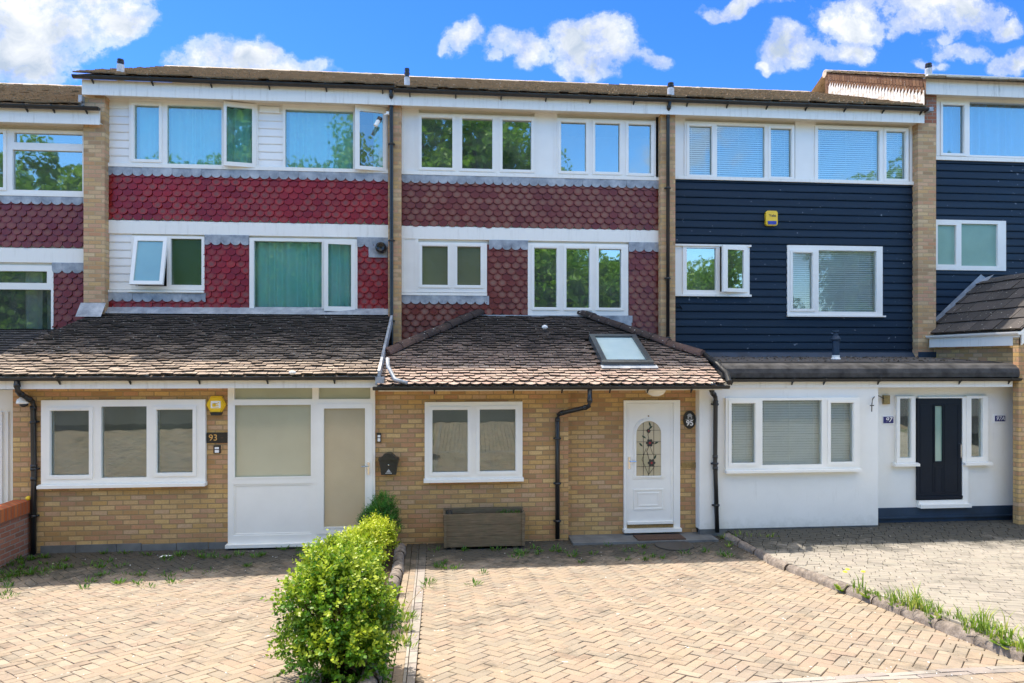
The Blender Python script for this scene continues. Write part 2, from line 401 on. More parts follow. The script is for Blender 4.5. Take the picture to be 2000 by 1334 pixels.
frosted('frosted_glass', (.40, .41, .29)); frosted('frosted_teal', (.22, .38, .33)); frosted('frosted_green', (.035, .075, .035), .2); frosted('frosted_brown', (.40, .35, .23))
frosted('frosted_olive', (.13, .14, .08), .2)
m, t = mat('curtain_teal')
t.set(t.bs, 'Base Color', t.mix(t.noise(t.pos, 2.0, 3.0), (.24, .80, .70), (.42, .92, .84))); t.set(t.bs, 'Roughness', .9)
m, t = mat('curtain_blue')
t.set(t.bs, 'Base Color', (.14, .45, .75)); t.set(t.bs, 'Roughness', .9)
m, t = mat('curtain_pale')
t.set(t.bs, 'Base Color', (.55, .60, .55)); t.set(t.bs, 'Roughness', .9)

def leaf(name, dark, mid, bright, trans=.35):
    m, t = mat(name)
    r = attr(t, 'rnd')
    c = t.ramp(r, [(0, dark), (.55, mid), (1, bright)])
    c = t.mix(t.ramp(t.noise(t.pos, 5.0, 3.0), [(.4, 0), (.7, .5)]), c, dark)
    t.set(t.bs, 'Base Color', c); t.set(t.bs, 'Roughness', .42); t.set(t.bs, 'Specular IOR Level', .4)
    tl = t.n('ShaderNodeBsdfTranslucent', i={'Color': t.mix(.5, c, (.25, .45, .03))})
    mx = t.n('ShaderNodeMixShader', i={0: trans, 1: t.bs.outputs[0], 2: tl.outputs[0]})
    t.nt.links.new(mx.outputs[0], t.out.inputs[0])
leaf('box_leaf', (.012, .055, .005), (.10, .26, .010), (.46, .54, .03), .32)
leaf('lime_leaf', (.15, .24, .010), (.42, .50, .02), (.66, .68, .04), .4)
leaf('conifer_leaf', (.012, .065, .012), (.035, .17, .018), (.10, .32, .03), .3)
leaf('tree_leaf', (.05, .15, .012), (.14, .33, .02), (.32, .52, .04), .4)
leaf('grass_leaf', (.07, .17, .012), (.22, .34, .03), (.58, .54, .14))
leaf('shade_weed', (.025, .09, .010), (.06, .18, .015), (.14, .28, .03))

# ------------------------------------------------------------------ object helpers
def tag(o, label=None, cat=None, group=None, kind=None):
    if label: o['label'] = label
    if cat: o['category'] = cat
    if group: o['group'] = group
    if kind: o['kind'] = kind
    return o
def thing(name, label, cat, loc=(0, 0, 0), group=None):
    o = bpy.data.objects.new(name, None); COL.objects.link(o); o.location = loc
    o.empty_display_size = .2
    return tag(o, label, cat, group)

class MB:
    """collects polygons and links them as one mesh object"""
    def __init__(self): self.v = []; self.f = []; self.m = []; self.r = []; self.uv = None
    def add(self, vs, fs, mi=0, r=None):
        b = len(self.v); self.v += [tuple(q) for q in vs]
        for f in fs:
            self.f.append(tuple(b + k for k in f)); self.m.append(mi); self.r.append(r if r is not None else .5)
            if self.uv is not None: self.uv.append(None)
        return b
    def box(self, x0, x1, y0, y1, z0, z1, mi=0, r=None):
        if x1 < x0: x0, x1 = x1, x0
        if y1 < y0: y0, y1 = y1, y0
        if z1 < z0: z0, z1 = z1, z0
        self.add([(x0, y0, z0), (x1, y0, z0), (x1, y1, z0), (x0, y1, z0), (x0, y0, z1), (x1, y0, z1), (x1, y1, z1), (x0, y1, z1)],
                 [(0, 3, 2, 1), (4, 5, 6, 7), (0, 1, 5, 4), (1, 2, 6, 5), (2, 3, 7, 6), (3, 0, 4, 7)], mi, r)
    def prism(self, pts, y0, y1, mi=0, r=None):
        """polygon in x-z, extruded from y0 (front) to y1"""
        n = len(pts)
        self.add([(p[0], y0, p[1]) for p in pts] + [(p[0], y1, p[1]) for p in pts],
                 [tuple(range(n)), tuple(range(2 * n - 1, n - 1, -1))] + [(k, (k + 1) % n, n + (k + 1) % n, n + k)[::-1] for k in range(n)], mi, r)
    def prismx(self, pts, x0, x1, mi=0, r=None):
        """polygon in y-z, extruded along x"""
        n = len(pts)
        self.add([(x0, p[0], p[1]) for p in pts] + [(x1, p[0], p[1]) for p in pts],
                 [tuple(range(n)), tuple(range(2 * n - 1, n - 1, -1))] + [(k, n + k, n + (k + 1) % n, (k + 1) % n) for k in range(n)], mi, r)
    def tube(self, pts, rad, seg=10, mi=0, cap=True, r=None):
        pts = [Vector(p) for p in pts]; rads = rad if isinstance(rad, (list, tuple)) else [rad] * len(pts)
        rings = []
        for k, p in enumerate(pts):
            d = (pts[min(k + 1, len(pts) - 1)] - pts[max(k - 1, 0)]).normalized()
            a = Vector((0, 0, 1)) if abs(d.z) < .9 else Vector((1, 0, 0))
            u = d.cross(a).normalized(); v = u.cross(d)
            rings.append([p + (u * cos(2 * pi * j / seg) + v * sin(2 * pi * j / seg)) * rads[k] for j in range(seg)])
        vs = [q for rg in rings for q in rg]; fs = []
        for k in range(len(pts) - 1):
            for j in range(seg):
                a, b = k * seg + j, k * seg + (j + 1) % seg
                fs.append((a, b, b + seg, a + seg))
        if cap: fs += [tuple(range(seg))[::-1], tuple((len(pts) - 1) * seg + j for j in range(seg))]
        self.add(vs, fs, mi, r)
    def lathe(self, c, prof, seg=16, mi=0, axis='z'):
        vs = []; fs = []
        for (rr, h) in prof:
            for j in range(seg):
                a = 2 * pi * j / seg
                if axis == 'z': vs.append((c[0] + rr * cos(a), c[1] + rr * sin(a), c[2] + h))
                else: vs.append((c[0] + rr * cos(a), c[1] - h, c[2] + rr * sin(a)))
        for k in range(len(prof) - 1):
            for j in range(seg):
                fs.append((k * seg + j, k * seg + (j + 1) % seg, (k + 1) * seg + (j + 1) % seg, (k + 1) * seg + j))
        fs += [tuple(range(seg))[::-1], tuple((len(prof) - 1) * seg + j for j in range(seg))]
        self.add(vs, fs, mi)
    def holes(self, x0, x1, z0, z1, hs, yf, yb, mi=0):
        """plate x0..x1, z0..z1 with rectangular openings, front yf, back yb"""
        xs = sorted(set([x0, x1] + [min(max(q, x0), x1) for h in hs for q in (h[0], h[1])]))
        zs = sorted(set([z0, z1] + [min(max(q, z0), z1) for h in hs for q in (h[2], h[3])]))
        nx, nz = len(xs) - 1, len(zs) - 1
        solid = [[True] * nz for _ in range(nx)]
        for i in range(nx):
            for j in range(nz):
                cx, cz = (xs[i] + xs[i + 1]) / 2, (zs[j] + zs[j + 1]) / 2
                for h in hs:
                    if h[0] < cx < h[1] and h[2] < cz < h[3]: solid[i][j] = False
        for i in range(nx):
            for j in range(nz):
                if not solid[i][j]: continue
                a, b, c, d = xs[i], xs[i + 1], zs[j], zs[j + 1]
                self.add([(a, yf, c), (b, yf, c), (b, yf, d), (a, yf, d)], [(0, 1, 2, 3)], mi)
                self.add([(a, yb, c), (b, yb, c), (b, yb, d), (a, yb, d)], [(3, 2, 1, 0)], mi)
                if i == 0 or not solid[i - 1][j]: self.add([(a, yf, c), (a, yf, d), (a, yb, d), (a, yb, c)], [(0, 1, 2, 3)], mi)
                if i == nx - 1 or not solid[i + 1][j]: self.add([(b, yf, c), (b, yb, c), (b, yb, d), (b, yf, d)], [(0, 1, 2, 3)], mi)
                if j == 0 or not solid[i][j - 1]: self.add([(a, yf, c), (a, yb, c), (b, yb, c), (b, yf, c)], [(0, 1, 2, 3)], mi)
                if j == nz - 1 or not solid[i][j + 1]: self.add([(a, yf, d), (b, yf, d), (b, yb, d), (a, yb, d)], [(0, 1, 2, 3)], mi)
    def build(self, name, mats, parent=None, smooth=False, attrs=False, label=None):
        me = bpy.data.meshes.new(name)
        me.from_pydata(self.v, [], self.f)
        if isinstance(mats, str): mats = [mats]
        for q in mats: me.materials.append(MATS[q])
        if len(mats) > 1: me.polygons.foreach_set('material_index', self.m)
        if attrs:
            at = me.attributes.new('rnd', 'FLOAT', 'FACE'); at.data.foreach_set('value', self.r)
        if self.uv is not None:
            ul = me.uv_layers.new(name='UVMap'); buf = []
            for f, u in zip(self.f, self.uv):
                if u is None: buf += [0.0, 2.0] * len(f)
                else:
                    for q in u: buf += [q[0], q[1]]
            ul.data.foreach_set('uv', buf)
        if smooth: me.polygons.foreach_set('use_smooth', [True] * len(self.f))
        me.update()
        o = bpy.data.objects.new(name, me); COL.objects.link(o)
        if parent:
            o.parent = parent
            # parents stand at their own place: keep the part where it was modelled
            o.matrix_parent_inverse = Matrix.Translation(-world_loc(parent))
        if label: o['label'] = label
        return o
def world_loc(o):
    # only an Empty root stands away from the origin; a mesh part is modelled in place
    return Vector(o.location) if o.type == 'EMPTY' else Vector((0, 0, 0))

# ------------------------------------------------------------------ building helpers
def R(px0, px1, pt, pb, Y):
    """rectangle measured on the photograph -> metres on the plane Y: x0, x1, z0, z1"""
    pm = (px0 + px1) / 2
    return (PX(px0, Y), PX(px1, Y), PZ(pm, pb, Y), PZ(pm, pt, Y))
def grow(r, a, b=None):
    b = a if b is None else b
    return (r[0] - a, r[1] + a, r[2] - b, r[3] + b)

def wavy(x0, x1, z0, z1, y, amp=.03, lam=.11, seed=1, gather=0.0):
    rr = random.Random(seed); mb = MB(); n = max(12, int((x1 - x0) / .012)); vs = []
    ph = rr.random() * 6; k2 = rr.uniform(.35, .6)
    for i in range(n + 1):
        x = x0 + (x1 - x0) * i / n
        u = (x - x0) / lam * 2 * pi
        d = amp * (sin(u + ph + 1.3 * sin(u * .31 + ph)) + .5 * sin(u * k2 + 2))
        for z in (z0, z1): vs.append((x, y + d * (1 if z == z0 else .7), z))
    mb.add(vs, [(2 * i, 2 * i + 2, 2 * i + 3, 2 * i + 1) for i in range(n)])
    return mb
def slats(x0, x1, z0, z1, y, pitch=.042, tilt=.012, seed=1):
    mb = MB(); z = z1 - .03; rr = random.Random(seed)
    mb.box(x0, x1, y - .02, y + .02, z1 - .03, z1)
    while z > z0:
        j = rr.uniform(-.0015, .0015)
        mb.add([(x0, y - .012, z + j - pitch * .46), (x1, y - .012, z - j - pitch * .46), (x1, y + .012, z - j + pitch * .40), (x0, y + .012, z + j + pitch * .40)], [(0, 1, 2, 3)])
        z -= pitch
    xs = [x0 + .12, x1 - .12] + ([(x0 + x1) / 2] if x1 - x0 > .8 else [])
    for q in xs: mb.box(q - .003, q + .003, y - .02, y - .016, z0, z1)
    return mb

def ring(mb, o, i, yf, yb, mi=0):
    mb.holes(o[0], o[1], o[2], o[3], [i], yf, yb, mi)

def casement(parent, o, g, Y, hinge, ang, gm='glass', label=None):
    """an open sash: frame ring with its glass, swung about its hinge edge"""
    mb = MB(); yf = Y - .075; yb = Y - .02
    ring(mb, o, g, yf, yb)
    mb.add([(g[0], Y - .05, g[2]), (g[1], Y - .05, g[2]), (g[1], Y - .05, g[3]), (g[0], Y - .05, g[3])], [(0, 1, 2, 3)], 1)
    a = radians(ang)
    if hinge == 'R': piv = Vector((o[1], yf, 0)); rot = Matrix.Rotation(a, 3, 'Z')
    elif hinge == 'L': piv = Vector((o[0], yf, 0)); rot = Matrix.Rotation(-a, 3, 'Z')
    else: piv = Vector((0, yf, o[3])); rot = Matrix.Rotation(-a, 3, 'X')
    mb.v = [tuple(piv + rot @ (Vector(q) - piv)) for q in mb.v]
    return mb.build('casement', ['white_upvc', gm], parent, label=label)

def window(house, outer, panes, Y, sash=(), gm='glass', fill=None, sill=None, room='interior', opens=(), label=None, frost=None, seed=1, cur=None, depth=1.2, lead=None, vents=False):
    """frame > pane, sill, curtain or blind, room behind. outer/panes are photo rectangles"""
    if fill and gm == 'glass': gm = 'glass_soft'
    o = R(*outer, Y - .06) if len(outer) == 4 else outer
    ps = [R(*p, Y - .02) for p in panes]
    ops = [(R(*c[0], Y - .06), R(*c[1], Y - .06), c[2], c[3], c[4] if len(c) > 4 else None) for c in opens]
    mb = MB()
    mb.holes(o[0], o[1], o[2], o[3], ps + [grow(c[0], -.012) for c in ops], Y - .06, Y + .05)
    for k in sash:                      # raised opening sashes, with a shadow gap round them
        p = ps[k]; ring(mb, grow(p, .048), grow(p, .004), Y - .078, Y - .06)
        ring(mb, grow(p, .006), grow(p, -.006), Y - .068, Y - .03)
        if vents: mb.box((p[0] + p[1]) / 2 - .16, (p[0] + p[1]) / 2 + .16, Y - .088, Y - .06, p[3] + .012, p[3] + .028)
    f = mb.build('window', 'white_upvc', house, label=label)
    if ps:
        mb = MB()
        for p in ps:
            q = grow(p, .01)
            mb.add([(q[0], Y - .015, q[2]), (q[1], Y - .015, q[2]), (q[1], Y - .015, q[3]), (q[0], Y - .015, q[3])], [(0, 1, 2, 3)])
        mb.build('pane', frost or gm, f)
    if sill is not None:
        sz0, sz1, sx0, sx1 = sill       # thickness below outer, proud, side overlaps
        mb = MB(); mb.prismx([(Y - .06 - sz1, o[2] - sz0), (Y - .06 - sz1, o[2] - .012), (Y - .05, o[2]), (Y + .02, o[2]), (Y + .02, o[2] - sz0)], o[0] - sx0, o[1] + sx1)
        mb.build('sill', 'white_upvc', f)
    for c in ops: casement(f, c[0], c[1], Y, c[2], c[3], gm=(c[4] or frost or gm))
    i = grow(o, -.03)
    if not (frost and fill is None and not opens):
        mb = MB(); yb = Y + depth; y0 = Y + .052
        mb.add([(i[0], y0, i[2]), (i[1], y0, i[2]), (i[1], y0, i[3]), (i[0], y0, i[3]), (i[0] - .3, yb, i[2] - .2), (i[1] + .3, yb, i[2] - .2), (i[1] + .3, yb, i[3] + .1), (i[0] - .3, yb, i[3] + .1)],
               [(4, 7, 6, 5), (0, 3, 7, 4), (1, 5, 6, 2), (0, 4, 5, 1), (3, 2, 6, 7)])
        mb.build('room_interior', room, f)
    if fill == 'blind':
        for k, p in enumerate(ps + [c[1] for c in ops]): slats(p[0] - .03, p[1] + .03, p[2] - .02, p[3] + .03, Y + .07, seed=seed + k).build('blind', 'blind_white', f)
    elif fill:
        spans = cur or [(i[0] + .02, i[1] - .02)]
        for k, (a, b) in enumerate(spans): wavy(a, b, i[2] + .01, i[3] - .02, Y + .15, .045, .19, seed + k).build('curtain', fill, f)
    return f, grow(o, -.02)

def scallops(mb, x0, x1, z0, z1, w=.174, g=.112, yb=-.012, row0=0, seed=1, clipx=()):
    rr = random.Random(seed); k = 0
    while z0 + k * g < z1 - .02:
        zb = z0 + k * g; offx = (w / 2 if (k + row0) % 2 else 0)
        n0 = int(floor((x0 - offx) / w)) - 1; n1 = int((x1 - offx) / w) + 2
        for n in range(n0, n1):
            cx = n * w + offx + w / 2 + rr.uniform(-.002, .002); hw = w / 2 - .003
            if cx + hw < x0 + .01 or cx - hw > x1 - .01: continue
            jz = rr.gauss(0, .0035) - (.018 if rr.random() < .012 else 0); jy = rr.uniform(-.006, .004)
            pts = []
            for a in range(9):
                t_ = pi + pi * a / 8
                pts.append((cx + hw * cos(t_), zb + .066 + .066 * sin(t_) + jz))
            top = min(zb + 2.1 * g, z1)
            pts += [(cx + hw, top), (cx - hw, top)]
            pts = [(min(max(p[0], x0), x1), min(p[1], top)) for p in pts]
            def yy_(z): return yb - .046 + jy + (z - zb) * .16
            n_ = len(pts); b = len(mb.v)
            mb.v += [(p[0], yy_(p[1]), p[1]) for p in pts] + [(p[0], yy_(p[1]) + .018, p[1]) for p in pts]
            r_ = rr.random()
            mb.f.append(tuple(b + q for q in range(n_))); mb.m.append(0); mb.r.append(r_)
            mb.uv.append([((p[0] - cx) / w + .5, (p[1] - zb) / w) for p in pts])
            for q in range(9):
                mb.f.append((b + q, b + n_ + q, b + n_ + q + 1, b + q + 1)); mb.m.append(0); mb.r.append(-1.0); mb.uv.append(None)
        k += 1
def lead_strip(mb, x0, x1, z0, z1, w=.174, offx=0.0, yb=-.012, seed=1):
    rr = random.Random(seed)
    n0 = int(floor((x0 - offx) / w)) - 1; n1 = int((x1 - offx) / w) + 2
    for n in range(n0, n1):
        cx = n * w + offx + w / 2; hw = w / 2
        if cx + hw < x0 + .005 or cx - hw > x1 - .005: continue
        d = rr.uniform(-.006, .01); pts = []
        for a in range(9):
            t_ = pi + pi * a / 8
            pts.append((cx + hw * cos(t_), z0 + .07 + .068 * sin(t_) + d * .4))
        pts += [(cx + hw, z1), (cx - hw, z1)]
        pts = [(min(max(p[0], x0), x1), p[1]) for p in pts]
        j = rr.uniform(-.006, .004)
        mb.prism([(p[0], p[1]) for p in pts], yb - .052 + j, yb - .040 + j)

def boards(mb, x0, x1, z0, z1, pitch, hs=(), yb=0.0, d=.042):
    z = z0
    while z < z1 - .005:
        zt = min(z + pitch, z1)
        cuts = sorted(set([z, zt] + [q for h in hs for q in (h[2], h[3]) if z < q < zt]))
        for a, b in zip(cuts[:-1], cuts[1:]):
            segs = [(x0, x1)]
            for h in hs:
                if h[2] < (a + b) / 2 < h[3]:
                    ns = []
                    for s in segs:
                        if h[1] <= s[0] or h[0] >= s[1]: ns.append(s); continue
                        if h[0] > s[0]: ns.append((s[0], h[0]))
                        if h[1] < s[1]: ns.append((h[1], s[1]))
                    segs = ns
            def yf(q):
                t_ = (q - z) / pitch
                if t_ < .09: return yb - d + .003
                if t_ > .90: return yb - d * .35
                return yb - d + (d * .45) * (t_ - .09) / .81
            zz = [a] + [z + pitch * k for k in (.09, .9) if a < z + pitch * k < b] + [b]
            prof = [(yb, a)]
            for q in zz:
                prof.append((yf(q + 1e-5) if q == a else yf(q - 1e-5), q))
                if abs(q - (z + pitch * .09)) < 1e-6: prof.append((yb - d, q + .001))
            prof.append((yb, b))
            for s in segs: mb.prismx([(p[0], p[1]) for p in prof], s[0], s[1])
        z += pitch

def roof_tiles(mb, org, ud, sd, length, ulim, w=.168, g=.10, th=.024, seed=1, lift=.042, round_rows=0, jit=1.0, miss=()):
    """tiles laid course over course; org at the eave, ud along it, sd up the slope; ulim(s) -> (u0,u1)"""
    rr = random.Random(seed); org = Vector(org); ud = Vector(ud).normalized(); sd = Vector(sd).normalized(); nn = ud.cross(sd).normalized()
    if nn.z < 0: nn = -nn
    k = 0; rows = int(length / g)
    for k in range(rows + 1):
        s0 = k * g; s1 = min(s0 + g * 1.7, length + .02)
        a0, a1 = ulim(s0); 
        if a1 - a0 < .03: continue
        off_ = (w / 2 if k % 2 else 0) + rr.uniform(-.006, .006)
        n = int(floor((a0 - off_) / w)) - 1
        while n * w + off_ < a1:
            u0 = n * w + off_ + .003 + rr.uniform(0, .003) * jit; u1 = (n + 1) * w + off_ - .003; n += 1
            if u1 < a0 + .012 or u0 > a1 - .012: continue
            u0, u1 = max(u0, a0), min(u1, a1)
            uc = (u0 + u1) / 2; bad = False
            for (m0, m1, q0, q1) in miss:
                if m0 < uc < m1 and q0 < s0 + g * .6 < q1: bad = True
            if bad: continue
            js = rr.uniform(-.006, .006) * jit; jn = rr.uniform(-.004, .008) * jit; tw = rr.uniform(-.005, .005) * jit
            r_ = rr.random()
            def Q(u, s, h): return org + ud * u + sd * s + nn * h
            sa = s0 + js
            if k < round_rows:
                m_ = (u0 + u1) / 2; low = [(u0, .035), (u0 + (m_ - u0) * .5, .008), (m_, -.004), (u1 - (u1 - m_) * .5, .008), (u1, .035)]
            else: low = [(u0, tw), (u1, -tw)]
            top = [Q(a, sa + b, lift + jn) for a, b in low] + [Q(u1, s1, .012), Q(u0, s1, .012)]
            bot = [Q(a, sa + b, lift + jn - th) for a, b in low]
            nl = len(low)
            fs = [tuple(range(nl + 2))]
            for q in range(nl - 1): fs.append((q, nl + 2 + q, nl + 3 + q, q + 1))
            fs += [(0, nl + 1, nl + 2), (nl - 1, 2 * nl + 1, nl)]
            mb.add(top + bot, fs[:1], 0, r_); b_ = len(mb.v) - len(top + bot)
            for f_ in fs[1:]: mb.f.append(tuple(b_ + q for q in f_)); mb.m.append(0); mb.r.append(-1.0)

def gutter(mb, x0, x1, y, z, r=.056):
    """half-round gutter along x: y is its middle, z its rim"""
    pts = [(y + r * cos(a), z + r * sin(a)) for a in [pi + pi * k / 10 for k in range(11)]]
    pts += [(y + (r - .006) * cos(a), z + (r - .006) * sin(a)) for a in [2 * pi - pi * k / 10 for k in range(11)]]
    n = len(pts)
    mb.add([(x0, p[0], p[1]) for p in pts] + [(x1, p[0], p[1]) for p in pts], [(k, n + k, n + (k + 1) % n, (k + 1) % n) for k in range(n)] + [tuple(range(n)), tuple(range(2 * n - 1, n - 1, -1))])
    for xe in (x0, x1): mb.prismx(pts[:11], xe - .004, xe + .004)
def gutter_fit(mb, xs, y, z, r=.056, back=.05):
    for x in xs:       # brackets and union clips
        pts = [(y + (r + .006) * cos(a), z + (r + .006) * sin(a)) for a in [pi + pi * k / 8 for k in range(9)]] + [(y + r + .006, z + .01), (y - r - .006, z + .01)]
        mb.prismx(pts, x - .014, x + .014)
        mb.add([(x - .010, y + r * .6, z - r * .6), (x + .010, y + r * .6, z - r * .6), (x + .010, y + r + back, z - r * 1.7), (x - .010, y + r + back, z - r * 1.7),
                (x - .010, y - r * .2, z - r * .9), (x + .010, y - r * .2, z - r * .9), (x + .010, y + r + back, z - r * 2.1), (x - .010, y + r + back, z - r * 2.1)],
               [(0, 1, 2, 3), (4, 7, 6, 5), (0, 4, 5, 1), (1, 5, 6, 2), (3, 2, 6, 7), (0, 3, 7, 4)])

def textmesh(txt, size, x, y, z, m, parent, name='number', align='CENTER', shear=0.0, bold=0.0, fz=1.0):
    cu = bpy.data.curves.new('t', 'FONT'); cu.body = txt; cu.size = size; cu.align_x = align; cu.align_y = 'CENTER'; cu.extrude = .0015; cu.shear = shear; cu.offset = bold
    o = bpy.data.objects.new('t', cu)
    me = bpy.data.meshes.new_from_object(o)
    bpy.data.objects.remove(o)
    me.transform(Matrix.Translation((x, y, z)) @ Matrix.Rotation(radians(90), 4, 'X') @ Matrix.Scale(fz, 4, (0, 1, 0)))
    me.materials.clear(); me.materials.append(MATS[m])
    ob = bpy.data.objects.new(name, me); COL.objects.link(ob); ob.parent = parent
    ob.matrix_parent_inverse = Matrix.Translation(-world_loc(parent))
    return ob

# ------------------------------------------------------------------ ground
def gz(x, y, off=-.02):
    if x < -1.5 and y < -2.9: off -= .020 * (-1.5 - max(x, -9)) * min(1, (-2.9 - y) / .8)
    if y > -3.4: z = 0
    elif y > -4.2: t_ = (-3.4 - y) / .8; z = .125 * .8 * t_ * t_ / 2
    elif y > -11.5: z = .05 + .125 * (-4.2 - y)
    elif y > -12.3: t_ = (-11.5 - y) / .8; z = .05 + .125 * 7.3 + .125 * .8 * (t_ - t_ * t_ / 2)
    else: z = .05 + .125 * 7.3 + .05
    return z + off
def GH(px, py, off=-.02):
    """where the line of sight through a photo point meets the drive"""
    lo, hi = -12.0, 0.0
    for _ in range(40):
        m_ = (lo + hi) / 2; p = P(px, py, m_)
        if p.z < gz(p.x, m_, off): hi = m_
        else: lo = m_
    return P(px, py, (lo + hi) / 2)

def strip_sheet(name, x0, x1, ys, off, m, kind='structure'):
    mb = MB(); xs = [x0, -9, -7, -5, -3, -1.5, x1]; n = len(xs)
    vs = [(x, y, gz(x, y, off)) for y in ys for x in xs]
    mb.add(vs, [(j * n + k, j * n + n + k, j * n + n + k + 1, j * n + k + 1)[::-1] for j in range(len(ys) - 1) for k in range(n - 1)])
    o = mb.build(name, m); tag(o, kind=kind); return o
YS = [0, -2, -2.9, -3.4, -3.6, -3.8, -4.0, -4.2, -6, -8, -10, -11.5, -11.7, -11.9, -12.1, -12.3]
KR = [Vector(q + (0,)) for q in [(4.52, -2.42), (4.60, -3.5), (4.56, -4.6), (4.545, -5.6), (4.53, -6.63), (4.50, -7.54), (4.52, -8.15), (4.50, -11.2)]]
for p in KR: p.z = gz(p.x, p.y)
def kerb_x(y):
    for a, b in zip(KR[:-1], KR[1:]):
        if b.y <= y <= a.y: return a.x + (b.x - a.x) * (y - a.y) / (b.y - a.y)
    return KR[0].x if y > KR[0].y else KR[-1].x
KL = [GH(782, 1072), GH(732, 1296)]
def kl_x(y): return KL[0].x + (KL[1].x - KL[0].x) * (y - KL[0].y) / (KL[1].y - KL[0].y)
S1 = [GH(811, 1122), GH(786, 1334)]; S2 = [GH(830, 1119), GH(810, 1334)]
def lx(S_, y): return S_[0].x + (S_[1].x - S_[0].x) * (y - S_[0].y) / (S_[1].y - S_[0].y)
BT = [GH(1380, 1336), GH(2000, 1298)]
def bt_y(x): return BT[0].y + (BT[1].y - BT[0].y) * (x - BT[0].x) / (BT[1].x - BT[0].x)

strip_sheet('driveway_bed', -14, 14, YS, -.05, 'joint_sand')
mb = MB(); mb.box(-400, 400, -400, 400, -.6, -.30); tag(mb.build('ground', 'earth_ground'), kind='structure')
mb = MB(); mb.box(-200, 200, -20.5, -12.3, .4, .985); tag(mb.build('road', 'asphalt'), kind='structure')
mb = MB(); mb.box(-200, 200, -22.5, -20.5, .4, 1.09); tag(mb.build('pavement', 'slab'), kind='structure')
mb = MB(); mb.box(-200, 200, -60, -22.5, .4, 1.06); tag(mb.build('verge', 'earth_ground'), kind='structure')

def clip(poly, a, b):
    """keep the part of poly left of the directed line a->b"""
    out_ = []; n = len(poly)
    def side(p): return (b[0] - a[0]) * (p[1] - a[1]) - (b[1] - a[1]) * (p[0] - a[0])
    for k in range(n):
        p, q = poly[k], poly[(k + 1) % n]; sp, sq = side(p), side(q)
        if sp >= 0: out_.append(p)
        if sp * sq < 0:
            t_ = sp / (sp - sq); out_.append((p[0] + (q[0] - p[0]) * t_, p[1] + (q[1] - p[1]) * t_))
    return out_
def area(p): return abs(sum(p[k][0] * p[(k + 1) % len(p)][1] - p[(k + 1) % len(p)][0] * p[k][1] for k in range(len(p)))) / 2
def lay(mb, poly, region, off, rr, tiltamp=.0022, bev=.0045):
    cx = sum(p[0] for p in poly) / len(poly); cy = sum(p[1] for p in poly) / len(poly)
    rad_ = max(abs(poly[0][0] - cx), abs(poly[0][1] - cy)) + .2
    for k in range(len(region)):
        poly = clip(poly, region[k], region[(k + 1) % len(region)])
        if len(poly) < 3: return
    if area(poly) < .0012: return
    cx = sum(p[0] for p in poly) / len(poly); cy = sum(p[1] for p in poly) / len(poly)
    tx, ty, tz = rr.uniform(-1, 1) * tiltamp * 12, rr.uniform(-1, 1) * tiltamp * 12, rr.uniform(-1, 1) * tiltamp
    def zz(x, y): return gz(x, y, off) + tz + (x - cx) * tx + (y - cy) * ty
    n = len(poly); top = []; mid = []; bot = []
    for p in poly:
        d = sqrt((p[0] - cx) ** 2 + (p[1] - cy) ** 2) + 1e-6; f = max(0, 1 - bev * 1.4 / d)
        q = (cx + (p[0] - cx) * f, cy + (p[1] - cy) * f)
        top.append((q[0], q[1], zz(*q))); mid.append((p[0], p[1], zz(*p) - .004)); bot.append((p[0], p[1], zz(*p) - .03))
    fs = [tuple(range(n))]
    for k in range(n): fs += [(k, n + k, n + (k + 1) % n, (k + 1) % n), (n + k, 2 * n + k, 2 * n + (k + 1) % n, n + (k + 1) % n)]
    if sum(poly[k][0] * poly[(k + 1) % n][1] - poly[(k + 1) % n][0] * poly[k][1] for k in range(n)) < 0: fs = [f[::-1] for f in fs]
    mb.add(top + mid + bot, fs, 0, rr.random())
def herring(mb, region, off, ang, seed, w=.1, gap=.003):
    rr = random.Random(seed); ca, sa = cos(ang), sin(ang)
    xs = [p[0] for p in region]; ys = [p[1] for p in region]
    cx, cy = (min(xs) + max(xs)) / 2, (min(ys) + max(ys)) / 2; rad_ = sqrt((max(xs) - cx) ** 2 + (max(ys) - cy) ** 2) + .3
    N = int(rad_ / w) + 4
    for j in range(-N, N):
        for k in range(-N // 2 - 2, N // 2 + 3):
            ox, oy = (j + 4 * k), j
            for (a0, a1, b0, b1) in ((0, 2, 0, 1), (2, 3, -1, 1)):
                mx_, my_ = (ox + (a0 + a1) / 2) * w, (oy + (b0 + b1) / 2) * w
                wx, wy = cx + mx_ * ca - my_ * sa, cy + mx_ * sa + my_ * ca
                if wx < min(xs) - .2 or wx > max(xs) + .2 or wy < min(ys) - .2 or wy > max(ys) + .2: continue
                pl = []
                for (u, v) in (((ox + a0) * w + gap, (oy + b0) * w + gap), ((ox + a1) * w - gap, (oy + b0) * w + gap), ((ox + a1) * w - gap, (oy + b1) * w - gap), ((ox + a0) * w + gap, (oy + b1) * w - gap)):
                    pl.append((cx + u * ca - v * sa, cy + u * sa + v * ca))
                lay(mb, pl, region, off, rr)
